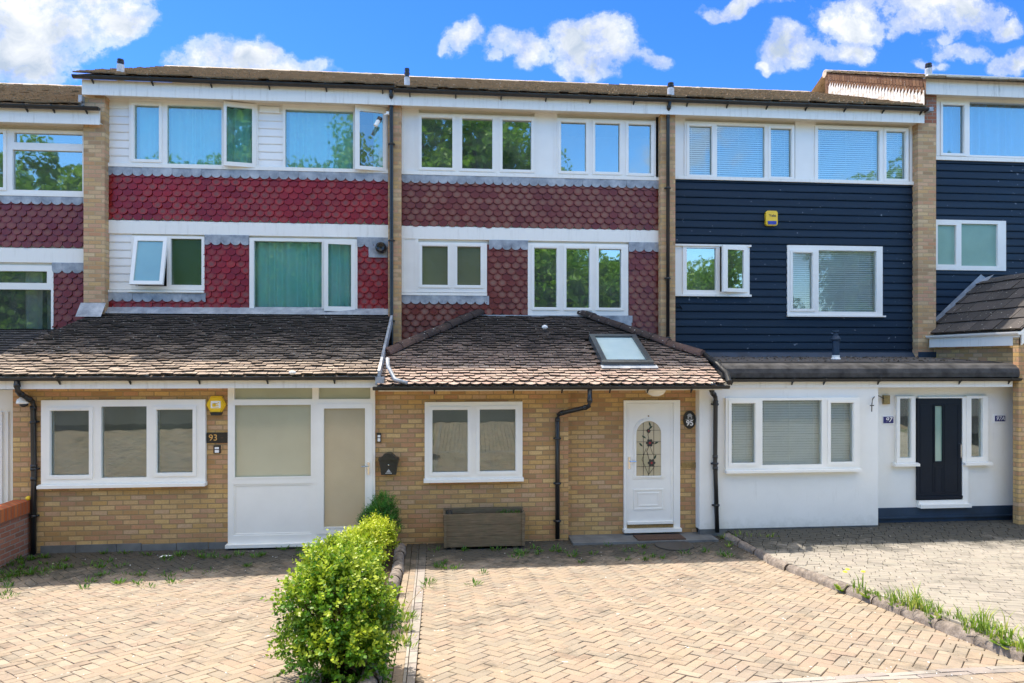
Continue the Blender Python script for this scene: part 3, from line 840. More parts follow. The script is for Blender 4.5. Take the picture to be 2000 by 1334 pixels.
def bond(mb, region, off, ang, seed, L=.2, w=.1, gap=.003, vary=0.0, stack=False):
    rr = random.Random(seed); ca, sa = cos(ang), sin(ang)
    xs = [p[0] for p in region]; ys = [p[1] for p in region]
    cx, cy = (min(xs) + max(xs)) / 2, (min(ys) + max(ys)) / 2; rad_ = sqrt((max(xs) - cx) ** 2 + (max(ys) - cy) ** 2) + .3
    for j in range(int(-rad_ / w) - 1, int(rad_ / w) + 2):
        u = -rad_ + (0 if stack else (L / 2 if j % 2 else 0) + rr.uniform(-.5, .5) * vary)
        while u < rad_:
            l_ = L * (1 + rr.choice([-1, 0, 0, 1]) * vary)
            pl = []
            for (a, b) in ((u + gap, j * w + gap), (u + l_ - gap, j * w + gap), (u + l_ - gap, (j + 1) * w - gap), (u + gap, (j + 1) * w - gap)):
                pl.append((cx + a * ca - b * sa, cy + a * sa + b * ca))
            u += l_
            if max(p[0] for p in pl) < min(xs) or min(p[0] for p in pl) > max(xs) or max(p[1] for p in pl) < min(ys) or min(p[1] for p in pl) > max(ys): continue
            lay(mb, pl, region, off, rr)

DA = radians(45 + 1.0)
YN = -2.25; YF = -12.0
bedl = lambda y: kl_x(y) - .34
# drive of the left house
mb = MB(); herring(mb, [(-11, YF), (bedl(YF), YF), (bedl(YN), YN), (-11, YN)], -.02, DA, 3)
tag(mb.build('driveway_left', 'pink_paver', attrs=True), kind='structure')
# middle drive: herringbone between the border strip and the stone kerb
mb = MB()
yb0, yb1 = bt_y(lx(S2, -8)), bt_y(8)
herring(mb, [(lx(S2, -9), bt_y(lx(S2, -9))), (4.63, bt_y(4.63)), (4.63, YN), (lx(S2, YN), YN)], -.02, DA, 5)
bang = atan2(BT[1].y - BT[0].y, BT[1].x - BT[0].x)
bw_ = .135
bond(mb, [(lx(S2, -12), YF), (4.63, YF), (4.63, bt_y(4.63) - bw_), (lx(S2, -9), bt_y(lx(S2, -9)) - bw_)], -.02, bang + radians(90), 6, stack=True)
sa_ = atan2(S1[1].y - S1[0].y, S1[1].x - S1[0].x)
bond(mb, [(kl_x(YF) + .09, YF), (lx(S1, YF), YF), (lx(S1, YN), YN), (kl_x(YN) + .09, YN)], -.02, sa_, 8)
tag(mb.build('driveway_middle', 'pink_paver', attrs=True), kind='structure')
mb = MB()
bond(mb, [(lx(S1, YF), YF), (lx(S2, YF), YF), (lx(S2, YN), YN), (lx(S1, YN), YN)], -.0185, sa_, 9, L=.30, w=.5)
bond(mb, [(lx(S2, -9), bt_y(lx(S2, -9)) - bw_), (4.63, bt_y(4.63) - bw_), (4.63, bt_y(4.63)), (lx(S2, -9), bt_y(lx(S2, -9)))], -.018, bang, 10, L=.42, w=.6)
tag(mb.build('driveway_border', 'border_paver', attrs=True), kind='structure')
# right drive
mb = MB()
bond(mb, [(4.585, -11), (13, -11), (13, YN + .35), (4.585, YN + .35)], .075, radians(-28), 11, L=.18, w=.13, gap=.0035, vary=.16)
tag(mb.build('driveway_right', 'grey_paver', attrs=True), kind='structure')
# raised bed under the right drive
mb = MB(); vs = []
for y in YS[1:11]: vs += [(kerb_x(y) + .02, y, gz(0, y, .05)), (14, y, gz(0, y, .05))]
mb.add(vs, [(2 * k, 2 * k + 2, 2 * k + 3, 2 * k + 1)[::-1] for k in range(9)])
tag(mb.build('driveway_bed', 'joint_dark'), kind='structure')

def kerb_run(name, pts, r, seed, L=.5):
    rr = random.Random(seed); mb = MB(); d0 = 0
    P_ = [Vector(p) for p in pts]; dist = [0]
    for a, b in zip(P_[:-1], P_[1:]): dist.append(dist[-1] + (b - a).length)
    def at(s):
        for k in range(len(P_) - 1):
            if s <= dist[k + 1] or k == len(P_) - 2: return P_[k].lerp(P_[k + 1], (s - dist[k]) / (dist[k + 1] - dist[k]))
    s = 0
    while s < dist[-1] - .1:
        e = min(s + L * rr.uniform(.9, 1.1), dist[-1]); a, b = at(s + .006), at(e - .006)
        a.z = gz(a.x, a.y); b.z = gz(b.x, b.y)
        d = (b - a).normalized(); u = Vector((-d.y, d.x, 0)).normalized(); j = rr.uniform(-.012, .012); jr = r * rr.uniform(.93, 1.07)
        n = 7; rings = []
        for q in range(n):
            c = a.lerp(b, q / (n - 1)) + u * j; f = .90 if q in (0, n - 1) else 1.0
            rings.append([c + u * cos(t_) * jr * f * rr.uniform(.96, 1.04) + Vector((0, 0, sin(t_) * jr * 1.15 * f * rr.uniform(.95, 1.05) + .01)) for t_ in [pi * v / 8 for v in range(9)]] )
            rings[-1][0].z -= .06; rings[-1][-1].z -= .06
        vs = [p for rg in rings for p in rg]; fs = []
        for q in range(n - 1):
            for v in range(8): fs.append((q * 9 + v, q * 9 + v + 1, q * 9 + v + 10, q * 9 + v + 9))
        fs += [tuple(range(9)), tuple((n - 1) * 9 + v for v in range(9))[::-1]]
        mb.add(vs, fs); s = e
    o = mb.build(name, 'kerb_stone', smooth=True); tag(o, kind='structure'); return o
kerb_run('kerb', KR, .072, 4)
kerb_run('kerb', [Vector((kl_x(y), y, gz(0, y))) for y in (-2.6, -4, -6, -8, -9.5)], .085, 5, .42)
mb = MB(); vs = []
for y in YS[1:11]: vs += [(bedl(y), min(y, -2.32), gz(0, y, .02)), (kl_x(y), min(y, -2.32), gz(0, y, .03))]
mb.add(vs, [(2 * k, 2 * k + 2, 2 * k + 3, 2 * k + 1)[::-1] for k in range(9)])
tag(mb.build('planting_bed', 'soil'), kind='structure')

# ================================================================== the terrace
GT, FB, WB, TB, BB = 7.90, 7.61, 6.41, 5.43, 5.185      # gutter rim, fascia bottom, window band bottom, tile band bottom, white band bottom
XP = [(-6.52, -6.16), (-1.11, -.87), (4.12, 4.41), (9.434, 9.82)]     # brick piers
RP = tan(radians(24))
FY = -.30
def pier(house, k, z0, z1, zt=None):
    mb = MB(); a, b = XP[k]; mb.box(a, b, -.20, .05, z0, z1)
    return mb.build('brick_pier', 'buff_brick', house)
def body(house, x0, x1, hs, z0=0.0, z1=GT, m='soffit'):
    mb = MB(); mb.holes(x0, x1, z0, z1, hs, 0.0, .10)
    o = mb.build('wall', m, house)
    mb = MB(); mb.box(x0, x1, 7.4, 7.5, z0, z1); mb.build('rear_wall', 'buff_brick', house)
    return o
def main_roof(house, x0, x1, z, seed, m='main_tile', y0=-.40, ridge=3.6, flip=False):
    L = (ridge - y0) / cos(radians(24))
    mb = MB(); roof_tiles(mb, (0, y0, z), (1, 0, 0), (0, cos(radians(24)), sin(radians(24))), L, lambda s: (x0, x1), w=.19, g=.125, seed=seed, lift=.045, th=.024, jit=2.6)
    zr = z + (ridge - y0) * RP
    mb.add([(x0, y0, z - .01), (x1, y0, z - .01), (x1, ridge, zr), (x0, ridge, zr), (x0, 7.6, z + .05), (x1, 7.6, z + .05)], [(0, 1, 2, 3), (3, 2, 5, 4)], 0, .3)
    for k in range(int((x1 - x0) / .33)):
        a = x0 + k * .33
        mb.tube([(a, ridge, zr - .03), (a + .345, ridge, zr - .035)], .10, 10, r=random.Random(k).random())
    return mb.build('roof', m, house, attrs=True)
def fascia(house, x0, x1, z0=FB, z1=GT - .02, y=FY, m='white_paint', soff=True, joints=()):
    mb = MB()
    cuts = [x0] + list(joints) + [x1]
    for a, b in zip(cuts[:-1], cuts[1:]): mb.box(a + .0015, b - .0015, y, y + .022, z0, z1)
    o = mb.build('fascia', m, house)
    if soff:
        mb = MB(); mb.box(x0, x1, y + .022, .0, z0 + .03, z0 + .042)
        mb.build('soffit', 'soffit', house)
    return o
def vent(house, px, pyt, pyb, Y, w=.085, dark=.3, zb=None):
    x = PX(px, Y); zt = PZ(px, pyt, Y); zb = PZ(px, pyb, Y) if zb is None else zb
    h = zt - zb; f = thing
    mb = MB(); mb.lathe((x, Y, zb - .25), [(w, 0), (w, .25 + h * (1 - dark)), (w * .93, .25 + h * (1 - dark) + .01)], 16, 0)
    mb.lathe((x, Y, zb + h * (1 - dark)), [(w * .78, 0), (w * .78, h * dark * .35), (w * 1.0, h * dark * .4), (w * 1.0, h * dark * .55), (w * .8, h * dark * .6), (w * .92, h * dark * .8), (w * .85, h * dark)], 16, 1)
    return mb.build('vent_pipe', ['vent_grey', 'black_plastic'], house, smooth=False)
def downpipe(house, pts, clips=(), r=.034, m='black_plastic'):
    P_ = [Vector(p) for p in pts]; q = [P_[0]]
    for k in range(1, len(P_) - 1):      # soft elbows
        a, b, c = P_[k - 1], P_[k], P_[k + 1]; l = min(.06, (b - a).length * .4, (c - b).length * .4)
        s, e = b + (a - b).normalized() * l, b + (c - b).normalized() * l
        q += [s, (s + e + 2 * b) / 4, e]
    q.append(P_[-1])
    mb = MB(); mb.tube(q, r, 14)
    for k in range(1, len(P_) - 1):
        for o_ in (P_[k - 1], P_[k + 1]):
            d = (o_ - P_[k]).normalized(); mb.tube([P_[k] + d * .07, P_[k] + d * .12], r + .006, 14)
    for z in clips:
        for k in range(len(P_) - 1):
            a, b = P_[k], P_[k + 1]
            if min(a.z, b.z) <= z <= max(a.z, b.z) and abs(a.z - b.z) > .3:
                c = a.lerp(b, (z - a.z) / (b.z - a.z)); mb.tube([c + Vector((0, 0, -.02)), c + Vector((0, 0, .02))], r + .008, 14); mb.box(c.x - .06, c.x + .06, c.y + .01, c.y + .05, z - .012, z + .012)
    return mb.build('downpipe', m, house, smooth=True)

# ------------------------------------------------------------------ house with bright red tiles (left of the middle)
B = thing('terraced_house', 'terraced house with bright red hung tiles, teal curtains and a frosted glass porch door', 'house', (-3.6, 0, 0), 'terraced houses of the row')
hB = []
def W(house, lst, *a, **k):
    f, h = window(house, *a, **k); lst.append(h); return f
W(B, hB, (252, 503, 197, 326), [(264, 313, 207, 313), (328, 434, 208, 322)], 0, sash=[0], fill='curtain_teal', gm='glass_mid', opens=[((440, 500, 203, 327), (445, 493, 212, 319), 'R', 11)], seed=3)
W(B, hB, (552, 757, 206, 336), [(558, 690, 217, 330)], 0, fill='curtain_teal', gm='glass_mid', opens=[((694, 755, 210, 334), (703, 748, 221, 327), 'R', 11)], seed=5, cur=[(PX(556, 0), PX(694, 0)), (PX(728, 0), PX(750, 0))])
W(B, hB, (256, 399, 461, 566), [(335, 395, 467, 557)], 0, gm='glass', frost='frosted_green', opens=[((263, 327, 463, 560), (270, 320, 471, 553), 'T', 13, 'frosted_teal')], room='interior', label='window with one sash propped open at the bottom')
W(B, hB, (487, 698, 466, 612), [(497, 629, 472, 603)], 0, fill='curtain_teal', gm='glass_thin', opens=[((634, 694, 469, 608), (642, 686, 478, 599), 'R', 9)], seed=9)
body(B, -6.50, -.99, hB)
# white band and weatherboard panels
mb = MB(); mb.box(-6.16, -1.11, -.075, -.005, WB - .01, WB + .055); mb.build('sill_band', 'white_band', B)
mb = MB(); mb.box(-6.16, -1.11, -.05, -.005, BB, TB - .005); mb.build('spandrel_band', 'white_band', B)
x_ = lambda p: PX(p, -.02)
for (a, b, z0, z1) in [(215, 252, WB + .055, FB + .03), (503, 552, WB + .055, FB + .03), (215, 256, 4.16, BB)]:
    mb = MB(); boards(mb, x_(a) if a > 215 else -6.16, x_(b) + .01, z0, z1, .145, d=.03)
    if a == 503:
        mb.box(x_(a) + .05, x_(b) - .05, -.05, -.03, z1 - .16, z1 - .05)
    mb.build('weatherboard', 'white_upvc', B)
mb = MB(); mb.box(-6.16, x_(399), -.075, -.005, 4.105, 4.15); mb.box(x_(253), x_(399) + .02, -.10, -.07, 4.11, 4.135); mb.build('sill_band', 'white_band', B)
XA, XB_ = x_(487), x_(698)
mb = MB(); mb.uv = []; scallops(mb, -6.16, -1.11, TB, 6.33, row0=0, seed=1); mb.build('tile_hanging', 'bright_red_tile', B, attrs=True)
mb = MB(); mb.uv = []; scallops(mb, x_(399), XA, 3.80, BB - .1, row0=0, seed=2); mb.build('tile_hanging', 'bright_red_tile', B, attrs=True)
mb = MB(); mb.uv = []; scallops(mb, -6.16, x_(399), 3.80, 4.02, row0=0, seed=3); mb.build('tile_hanging', 'bright_red_tile', B, attrs=True)
mb = MB(); mb.uv = []; scallops(mb, XB_, -1.11, 3.80, BB - .1, row0=0, seed=4); mb.build('tile_hanging', 'bright_red_tile', B, attrs=True)
mb = MB(); lead_strip(mb, -6.16, -1.11, 6.235, 6.40, seed=1); mb.build('lead_flashing', 'lead', B)
mb = MB(); lead_strip(mb, x_(401), XA, 4.995, BB, seed=2); mb.build('lead_flashing', 'lead', B)
mb = MB(); lead_strip(mb, -6.16, x_(403), 3.935, 4.105, seed=3); mb.build('lead_flashing', 'lead', B)
mb = MB(); lead_strip(mb, XB_, -1.11, 4.995, BB, seed=4); mb.build('lead_flashing', 'lead', B)
mb = MB(); mb.box(PX(720, -.06), PX(757, -.06), -.072, -.058, PZ(740, 503, -.06), PZ(740, 480, -.06)); mb.build('lead_flashing', 'lead', B)
mb = MB(); mb.add([(-6.16, -.03, 3.86), (-1.08, -.03, 3.86), (-1.08, -.20, 3.715), (-6.16, -.20, 3.715)], [(0, 3, 2, 1)]); mb.build('lead_flashing', 'lead', B)
mb = MB(); mb.add([(-6.56, -.215, 3.90), (-6.13, -.215, 3.90), (-6.13, -.40, 3.64), (-6.56, -.40, 3.64)], [(0, 3, 2, 1)]); mb.build('lead_flashing', 'lead', B)
mb = MB(); cx, cz = PX(744, -.1), PZ(744, 484, -.1)
mb.lathe((cx, -.07, cz), [(.105, 0), (.105, .07), (.095, .11), (.07, .13), (.07, .09), (.02, .07)], 20, axis='y'); mb.build('flue_terminal', 'black_plastic', B)
pier(B, 0, 3.70, FB + .04)
pier(B, 1, 2.75, FB + .04)
fascia(B, -6.50, -.985, joints=(-4.9, -2.6))
mb = MB(); gutter(mb, -6.60, -.985, -.385, GT + .01); gutter_fit(mb, [-6.3 + k * 1.02 for k in range(6)], -.385, GT + .01); mb.build('gutter', 'black_gutter', B)
main_roof(B, -6.60, -.985, GT + .03, 11)
vent(B, 235.5, 116, 147, -.1, .062, .32, zb=8.0)
downpipe(B, [(-1.045, -.385, 7.86), (-1.045, -.26, 7.70), (-1.045, -.25, 3.02), (-1.03, -.42, 2.90)], clips=(6.9, 5.1, 3.6))
# porch
EY = -2.30
bp = [-.06, 2.44]
hP = []
f = W(B, hP, (80, 401, 781, 944), [(101, 177.5, 801, 928), (200, 288.5, 793.5, 932), (308, 379, 799, 923)], EY, sash=[0, 2], gm='glass_strong', room='interior_light', sill=(.055, .06, .03, .01), depth=.8, vents=True, label='three pane window reflecting the drive')
x0, x1 = PX(447, EY), PX(733, EY)
mb = MB(); mb.holes(PX(25, EY), x0, -.12, 2.46, hP, EY, EY + .11); mb.box(PX(25, EY), PX(25, EY) + .11, EY + .11, 0, -.12, 2.46)
mb.build('porch_wall', 'porch_brick', B)
mb = MB(); rr = random.Random(5); xa = PX(80, EY)
while xa < x0 - .1:
    xb = min(xa + rr.uniform(.35, .6), x0 - .02); mb.box(xa, xb - .008, EY - .012 - rr.uniform(0, .006), EY + .02, -.08, .085 + rr.uniform(-.01, .01)); xa = xb
mb.build('plinth', 'slab', B)
# glazed entrance screen
zb_, zt_ = .06, 2.45
pn = [R(459.5, 611, 754, 779.5, EY), R(623.5, 724, 754, 779, EY), R(459, 610, 789, 931.5, EY)]
dr = R(620, 728, 788, 1040, EY); dg = R(634, 714, 797, 1027, EY)
lp = R(458, 610, 944, 1043, EY)
mb = MB(); mb.holes(x0, x1, zb_, zt_, pn + [grow(dr, -.004), lp], EY - .05, EY + .03)
ring(mb, grow(pn[2], .012), grow(pn[2], -.012), EY - .056, EY - .03)
scr = mb.build('entrance_screen', 'white_upvc', B)
mb = MB()
for q in pn: mb.add([(q[0], EY, q[2]), (q[1], EY, q[2]), (q[1], EY, q[3]), (q[0], EY, q[3])], [(0, 1, 2, 3)])
mb.build('pane', 'frosted_glass', scr)
mb = MB(); mb.box(lp[0], lp[1], EY - .03, EY + .02, lp[2], lp[3]); mb.holes(lp[0], lp[1], lp[2], lp[3], [grow(lp, -.025)], EY - .04, EY - .03); mb.build('panel', 'white_upvc', scr)
mb = MB(); mb.box(x0 - .02, x1 - .0, EY - .12, EY + .02, zb_ - .05, zb_); mb.build('sill', 'white_upvc', scr)
mb = MB(); mb.holes(dr[0], dr[1], dr[2], dr[3], [dg], EY - .065, EY + .0); ring(mb, grow(dg, .02), dg, EY - .072, EY - .06)
door = mb.build('door', 'white_upvc', B, label='white framed door with full height frosted glass')
mb = MB(); q = dg; mb.add([(q[0], EY - .03, q[2]), (q[1], EY - .03, q[2]), (q[1], EY - .03, q[3]), (q[0], EY - .03, q[3])], [(0, 1, 2, 3)]); mb.build('pane', 'frosted_brown', door)
hx, hz = PX(721, EY), PZ(712, 909, EY)
mb = MB(); mb.box(hx - .015, hx + .015, EY - .085, EY - .065, hz - .13, hz + .06); mb.tube([(hx, EY - .08, hz), (hx, EY - .11, hz), (hx - .11, EY - .115, hz)], .009, 8); mb.build('handle', 'chrome', door)
# porch roof
def hit(px, py, p0, n): return PP(px, py, p0, n)
bz0, by0, bz1 = 2.665, -2.66, 3.77
bsl = atan2(bz1 - bz0, -by0); bL = sqrt((bz1 - bz0) ** 2 + by0 ** 2)
mb = MB(); roof_tiles(mb, (0, by0, bz0 - .03), (1, 0, 0), (0, cos(bsl), sin(bsl)), bL, lambda s: (-7.05 + .72 * (s / bL), -1.05), seed=21, jit=2.2)
mb.add([(-7.05, by0, bz0 - .04), (-1.05, by0, bz0 - .04), (-1.05, 0, bz1 - .04), (-6.33, 0, bz1 - .04)], [(0, 1, 2, 3)], 0, .3)
mb.add([(-7.05, by0, bz0 - .04), (-6.33, 0, bz1 - .04), (-6.33, 0, bz0 - .1), (-7.05, by0 + .3, bz0 - .1)], [(0, 1, 2, 3)], 0, .3)
mb.build('porch_roof', 'porch_tile', B, attrs=True)
mb = MB(); mb.box(-7.0, -1.06, by0 + .03, by0 + .05, 2.455, 2.60)
mb.box(-7.0, -1.06, by0 + .05, EY + .02, 2.455, 2.465)
mb.build('fascia', 'white_paint', B)
mb = MB(); gutter(mb, -7.06, -1.10, by0 - .03, 2.625, .052); gutter_fit(mb, [-6.6 + k * .98 for k in range(6)], by0 - .03, 2.625, .052, back=.0); mb.build('gutter', 'black_gutter', B)
mb = MB()
for k in range(9):
    t0, t1 = k / 9, (k + 1) / 9
    y0_, y1_ = by0 * (1 - t0), by0 * (1 - t1); z0_, z1_ = bz0 + (bz1 - bz0) * t0, bz0 + (bz1 - bz0) * t1
    mb.add([(-1.06, y0_, z0_ - .12), (-1.06, y1_, z1_ - .12), (-1.06, y1_, z1_ + .05), (-1.06, y0_, z0_ + .05), (-1.02, y0_, z0_ - .12), (-1.02, y1_, z1_ - .12), (-1.02, y1_, z1_ + .05), (-1.02, y0_, z0_ + .05)],
           [(0, 3, 2, 1), (4, 5, 6, 7), (3, 7, 6, 2), (0, 1, 5, 4), (0, 4, 7, 3), (1, 2, 6, 5)])
mb.build('verge_flashing', 'lead', B)
px_, zt = PX(36, by0), 2.60
xc = PX(64, EY - .06)
downpipe(B, [(px_, by0 - .03, zt - .02), (px_, by0 - .03, 2.42), (xc, EY - .05, 2.26), (xc + .01, EY - .05, 1.2), (xc - .0, EY - .05, -.02)], clips=(1.95, 1.25, .55), r=.038)

# ------------------------------------------------------------------ middle house, number 95
C_ = thing('terraced_house', 'terraced house with dull brownish red hung tiles and a hipped porch roof with skylight', 'house', (1.6, 0, 0), 'terraced houses of the row')
hC = []
W(C_, hC, (817, 1045, 224, 346), [(823, 884, 231, 329), (902, 962, 233, 331.5), (980.5, 1037.5, 236, 333)], 0, sash=[0, 1, 2])
W(C_, hC, (1087, 1281, 233, 349), [(1094.5, 1144, 240, 336), (1161, 1209.5, 242, 337.5), (1226, 1271, 244, 340)], 0, sash=[0, 1, 2])
W(C_, hC, (816, 951, 474, 571), [(824, 875, 481, 557.5), (892.5, 939, 482, 558)], 0, frost='frosted_olive', sash=[0, 1])
W(C_, hC, (1031, 1227, 476, 616), [(1042.5, 1087, 485, 601), (1105, 1151, 486, 602), (1168, 1212.5, 487, 602)], 0, sash=[0, 1, 2])
body(C_, -.985, 4.26, hC)
mb = MB(); mb.box(-.87, 4.12, -.075, -.005, WB - .02, WB + .045); mb.build('sill_band', 'white_band', C_)
mb = MB(); mb.box(-.87, 4.12, -.05, -.005, BB - .01, TB - .015); mb.build('spandrel_band', 'white_band', C_)
for (a, b, z0, z1) in [(785, 817, WB + .045, FB + .03), (1045, 1087, WB + .045, FB + .03), (1281, 1290, WB + .045, FB + .03), (785, 816, 4.16, BB - .01)]:
    mb = MB(); xa = max(-.87, x_(a) - .01); xb = min(4.12, x_(b) + .01)
    mb.box(xa, xb, -.032, -.004, z0, z1); mb.box(xa, xa + .05, -.045, -.03, z0, z1); mb.box(xb - .06, xb, -.045, -.03, z0, z1)
    mb.build('panel', 'white_upvc', C_)
mb = MB(); mb.box(-.87, x_(951), -.075, -.005, 4.10, 4.15); mb.build('sill_band', 'white_band', C_)
XC0, XC1 = x_(1031), x_(1227)
mb = MB(); mb.uv = []; scallops(mb, -.87, 4.12, TB - .02, 6.31, seed=5); mb.build('tile_hanging', 'dull_red_tile', C_, attrs=True)
mb = MB(); mb.uv = []; scallops(mb, x_(951), XC0, 3.06, BB - .1, row0=0, seed=6); mb.build('tile_hanging', 'dull_red_tile', C_, attrs=True)
mb = MB(); mb.uv = []; scallops(mb, -.87, x_(951), 3.06, 4.0, row0=0, seed=7); mb.build('tile_hanging', 'dull_red_tile', C_, attrs=True)
mb = MB(); mb.uv = []; scallops(mb, XC1, 4.12, 3.06, BB - .1, row0=0, seed=8); mb.build('tile_hanging', 'dull_red_tile', C_, attrs=True)
mb = MB(); lead_strip(mb, -.87, 4.12, 6.225, 6.39, seed=11); mb.build('lead_flashing', 'lead', C_)
mb = MB(); lead_strip(mb, x_(955), XC0, 4.985, BB - .01, seed=12); mb.build('lead_flashing', 'lead', C_)
mb = MB(); lead_strip(mb, -.87, x_(955), 3.93, 4.10, seed=13); mb.build('lead_flashing', 'lead', C_)
mb = MB(); lead_strip(mb, XC1, 4.12, 4.985, BB - .01, seed=14); mb.build('lead_flashing', 'lead', C_)
mb = MB(); mb.box(PX(935, -.1), PX(1236, -.1), -.072, -.055, 3.60, 3.735); mb.build('lead_flashing', 'lead', C_)
mb = MB(); mb.box(PX(1190, -.1), PX(1234, -.1), -.075, -.058, 3.45, 3.735); mb.build('lead_flashing', 'lead', C_)
pier(C_, 2, 2.95, FB + .04)
fascia(C_, -.985, 4.26, joints=(.6, 2.4))
mb = MB(); gutter(mb, -.985, 4.30, -.385, GT - .03); gutter_fit(mb, [-.7 + k * .85 for k in range(6)], -.385, GT - .03); mb.build('gutter', 'black_gutter', C_)
main_roof(C_, -.985, 4.26, GT - .005, 12)
vent(C_, 795, 134, 172, -.2, .052, .5, zb=7.98)
downpipe(C_, [(4.245, -.385, 7.84), (4.245, -.26, 7.66), (4.245, -.25, 3.02)], clips=(6.2, 4.45, 3.3))
# porch roof with hips
cz0, cy0, cz1 = 2.50, -2.76, 3.745
csl = atan2(cz1 - cz0, -cy0); cL = sqrt((cz1 - cz0) ** 2 + cy0 ** 2)
ax0, ax1 = PX(937, 0), PX(1134, 0)
XL, XR = -1.06, 4.36
def clim(s):
    y = cy0 * (1 - s / cL)
    dl = ax0 - (-y) * ((ax0 - XL) / 1.70); dr_ = ax1 + (-y) * ((XR - ax1) / 1.78)
    return (max(XL, dl), min(XR, dr_))
cpt = lambda x, y, h=0: Vector((x, y, cz1 + y * (cz1 - cz0) / (-cy0) + h))
# skylight place on the slope
cn = Vector((0, -sin(csl), cos(csl)))
p0 = Vector((0, 0, cz1))
sk = [PP(*q, p0 + cn * .05, cn) for q in [(1152, 657), (1243, 657), (1272, 709), (1175, 711)]]
s_of = lambda p: (p - Vector((0, cy0, cz0))).dot(Vector((0, cos(csl), sin(csl))))
sx0, sx1 = sk[0].x, (sk[1].x + sk[2].x) / 2; ss0, ss1 = (s_of(sk[2]) + s_of(sk[3])) / 2, (s_of(sk[0]) + s_of(sk[1])) / 2
sx0 = (sk[0].x + sk[3].x) / 2
mb = MB(); roof_tiles(mb, (0, cy0, cz0 - .03), (1, 0, 0), (0, cos(csl), sin(csl)), cL, clim, seed=22, jit=2.0, round_rows=3, miss=[(sx0, sx1, ss0, ss1)])
mb.add([cpt(XL, cy0, -.045), cpt(XR, cy0, -.045), cpt(XR, -1.78, -.045), cpt(ax1, 0, -.045), cpt(ax0, 0, -.045), cpt(XL, -1.70, -.045)], [(0, 1, 2, 3, 4, 5)], 0, .3)
zl_, zr_ = cpt(XL, -1.7).z, cpt(XR, -1.78).z
mb.add([cpt(XL, -1.70, -.045), cpt(ax0, 0, -.045), Vector((XL, 0, zl_ - .045))], [(0, 1, 2)], 0, .3)
mb.add([cpt(XR, -1.78, -.045), Vector((XR, 0, zr_ - .045)), cpt(ax1, 0, -.045)], [(0, 1, 2)], 0, .3)
croof = mb.build('porch_roof', 'porch_tile_pink', C_, attrs=True)
def hips(a, b, n, seed):
    rr = random.Random(seed); mb = MB()
    for k in range(n):
        p, q = a.lerp(b, k / n), a.lerp(b, (k + 1.12) / n)
        d = (q - p).normalized(); u = d.cross(Vector((0, 0, 1))).normalized(); v = u.cross(d); ra, rb = .118, .102; vs = []
        j = rr.uniform(-.008, .008)
        for (c, r_) in ((p, ra), (q, rb)):
            for t_ in range(11):
                an = -.15 + (pi + .3) * t_ / 10; vs.append(c + u * cos(an) * r_ + v * (sin(an) * r_ * .8 + j - .03))
        fs = [(t_, t_ + 1, t_ + 12, t_ + 11) for t_ in range(10)] + [tuple(range(11))[::-1], tuple(range(11, 22))]
        mb.add(vs, fs, 0, rr.random())
    return mb
hips(cpt(XL + .03, -1.74, .05), cpt(ax0, 0, .06), 8, 1).build('hip_tiles', 'hip_tile', croof, smooth=False, attrs=True)
hips(cpt(XR - .02, -1.82, .05), cpt(ax1, 0, .06), 8, 2).build('hip_tiles', 'hip_tile', croof, smooth=False, attrs=True)
# skylight
def SQ(u, s, h): return Vector((u, cy0 + s * cos(csl), cz0 + s * sin(csl))) + cn * h
def slab_on(mb, u0, u1, s0, s1, h0, h1, mi=0):
    mb.add([SQ(u0, s0, h0), SQ(u1, s0, h0), SQ(u1, s1, h0), SQ(u0, s1, h0), SQ(u0, s0, h1), SQ(u1, s0, h1), SQ(u1, s1, h1), SQ(u0, s1, h1)],
           [(0, 3, 2, 1), (4, 5, 6, 7), (0, 1, 5, 4), (1, 2, 6, 5), (2, 3, 7, 6), (3, 0, 4, 7)], mi)
mb = MB(); t_ = .085
slab_on(mb, sx0, sx0 + t_, ss0, ss1, -.03, .095); slab_on(mb, sx1 - t_, sx1, ss0, ss1, -.03, .095)
slab_on(mb, sx0 + t_, sx1 - t_, ss1 - t_, ss1, -.03, .097); slab_on(mb, sx0 - .01, sx1 + .01, ss0 - .02, ss0 + .07, -.03, .092)
skl = mb.build('skylight', 'skylight_frame', C_)
mb = MB(); slab_on(mb, sx0 + t_, sx1 - t_, ss0 + .07, ss1 - t_, .045, .060); mb.build('pane', 'skylight_glass', skl)
mb = MB(); slab_on(mb, sx0 + t_, sx1 - t_, ss0 + .07, ss1 - t_, -.02, -.01); mb.build('blind', 'blind_white', skl)
mb = MB(); slab_on(mb, sx0 - .03, sx1 + .06, ss0 - .13, ss0 - .02, .022, .034); mb.build('lead_apron', 'lead', skl)
# eave, gutter
mb = MB(); mb.box(XL + .02, XR - .04, cy0 + .04, cy0 + .058, 2.405, 2.46); mb.build('fascia', 'dirty_fascia', C_)
mb = MB(); mb.box(XL + .02, XR - .04, cy0 + .058, EY + .2, 2.40, 2.412); mb.build('soffit', 'soffit', C_)
mb = MB(); gutter(mb, XL - .05, XR + .03, cy0 - .035, 2.475, .054); gutter_fit(mb, [-.2, 1.0, 1.75, 2.5, 3.1, 3.8], cy0 - .035, 2.475, .054, back=0); mb.build('gutter', 'black_gutter', C_)
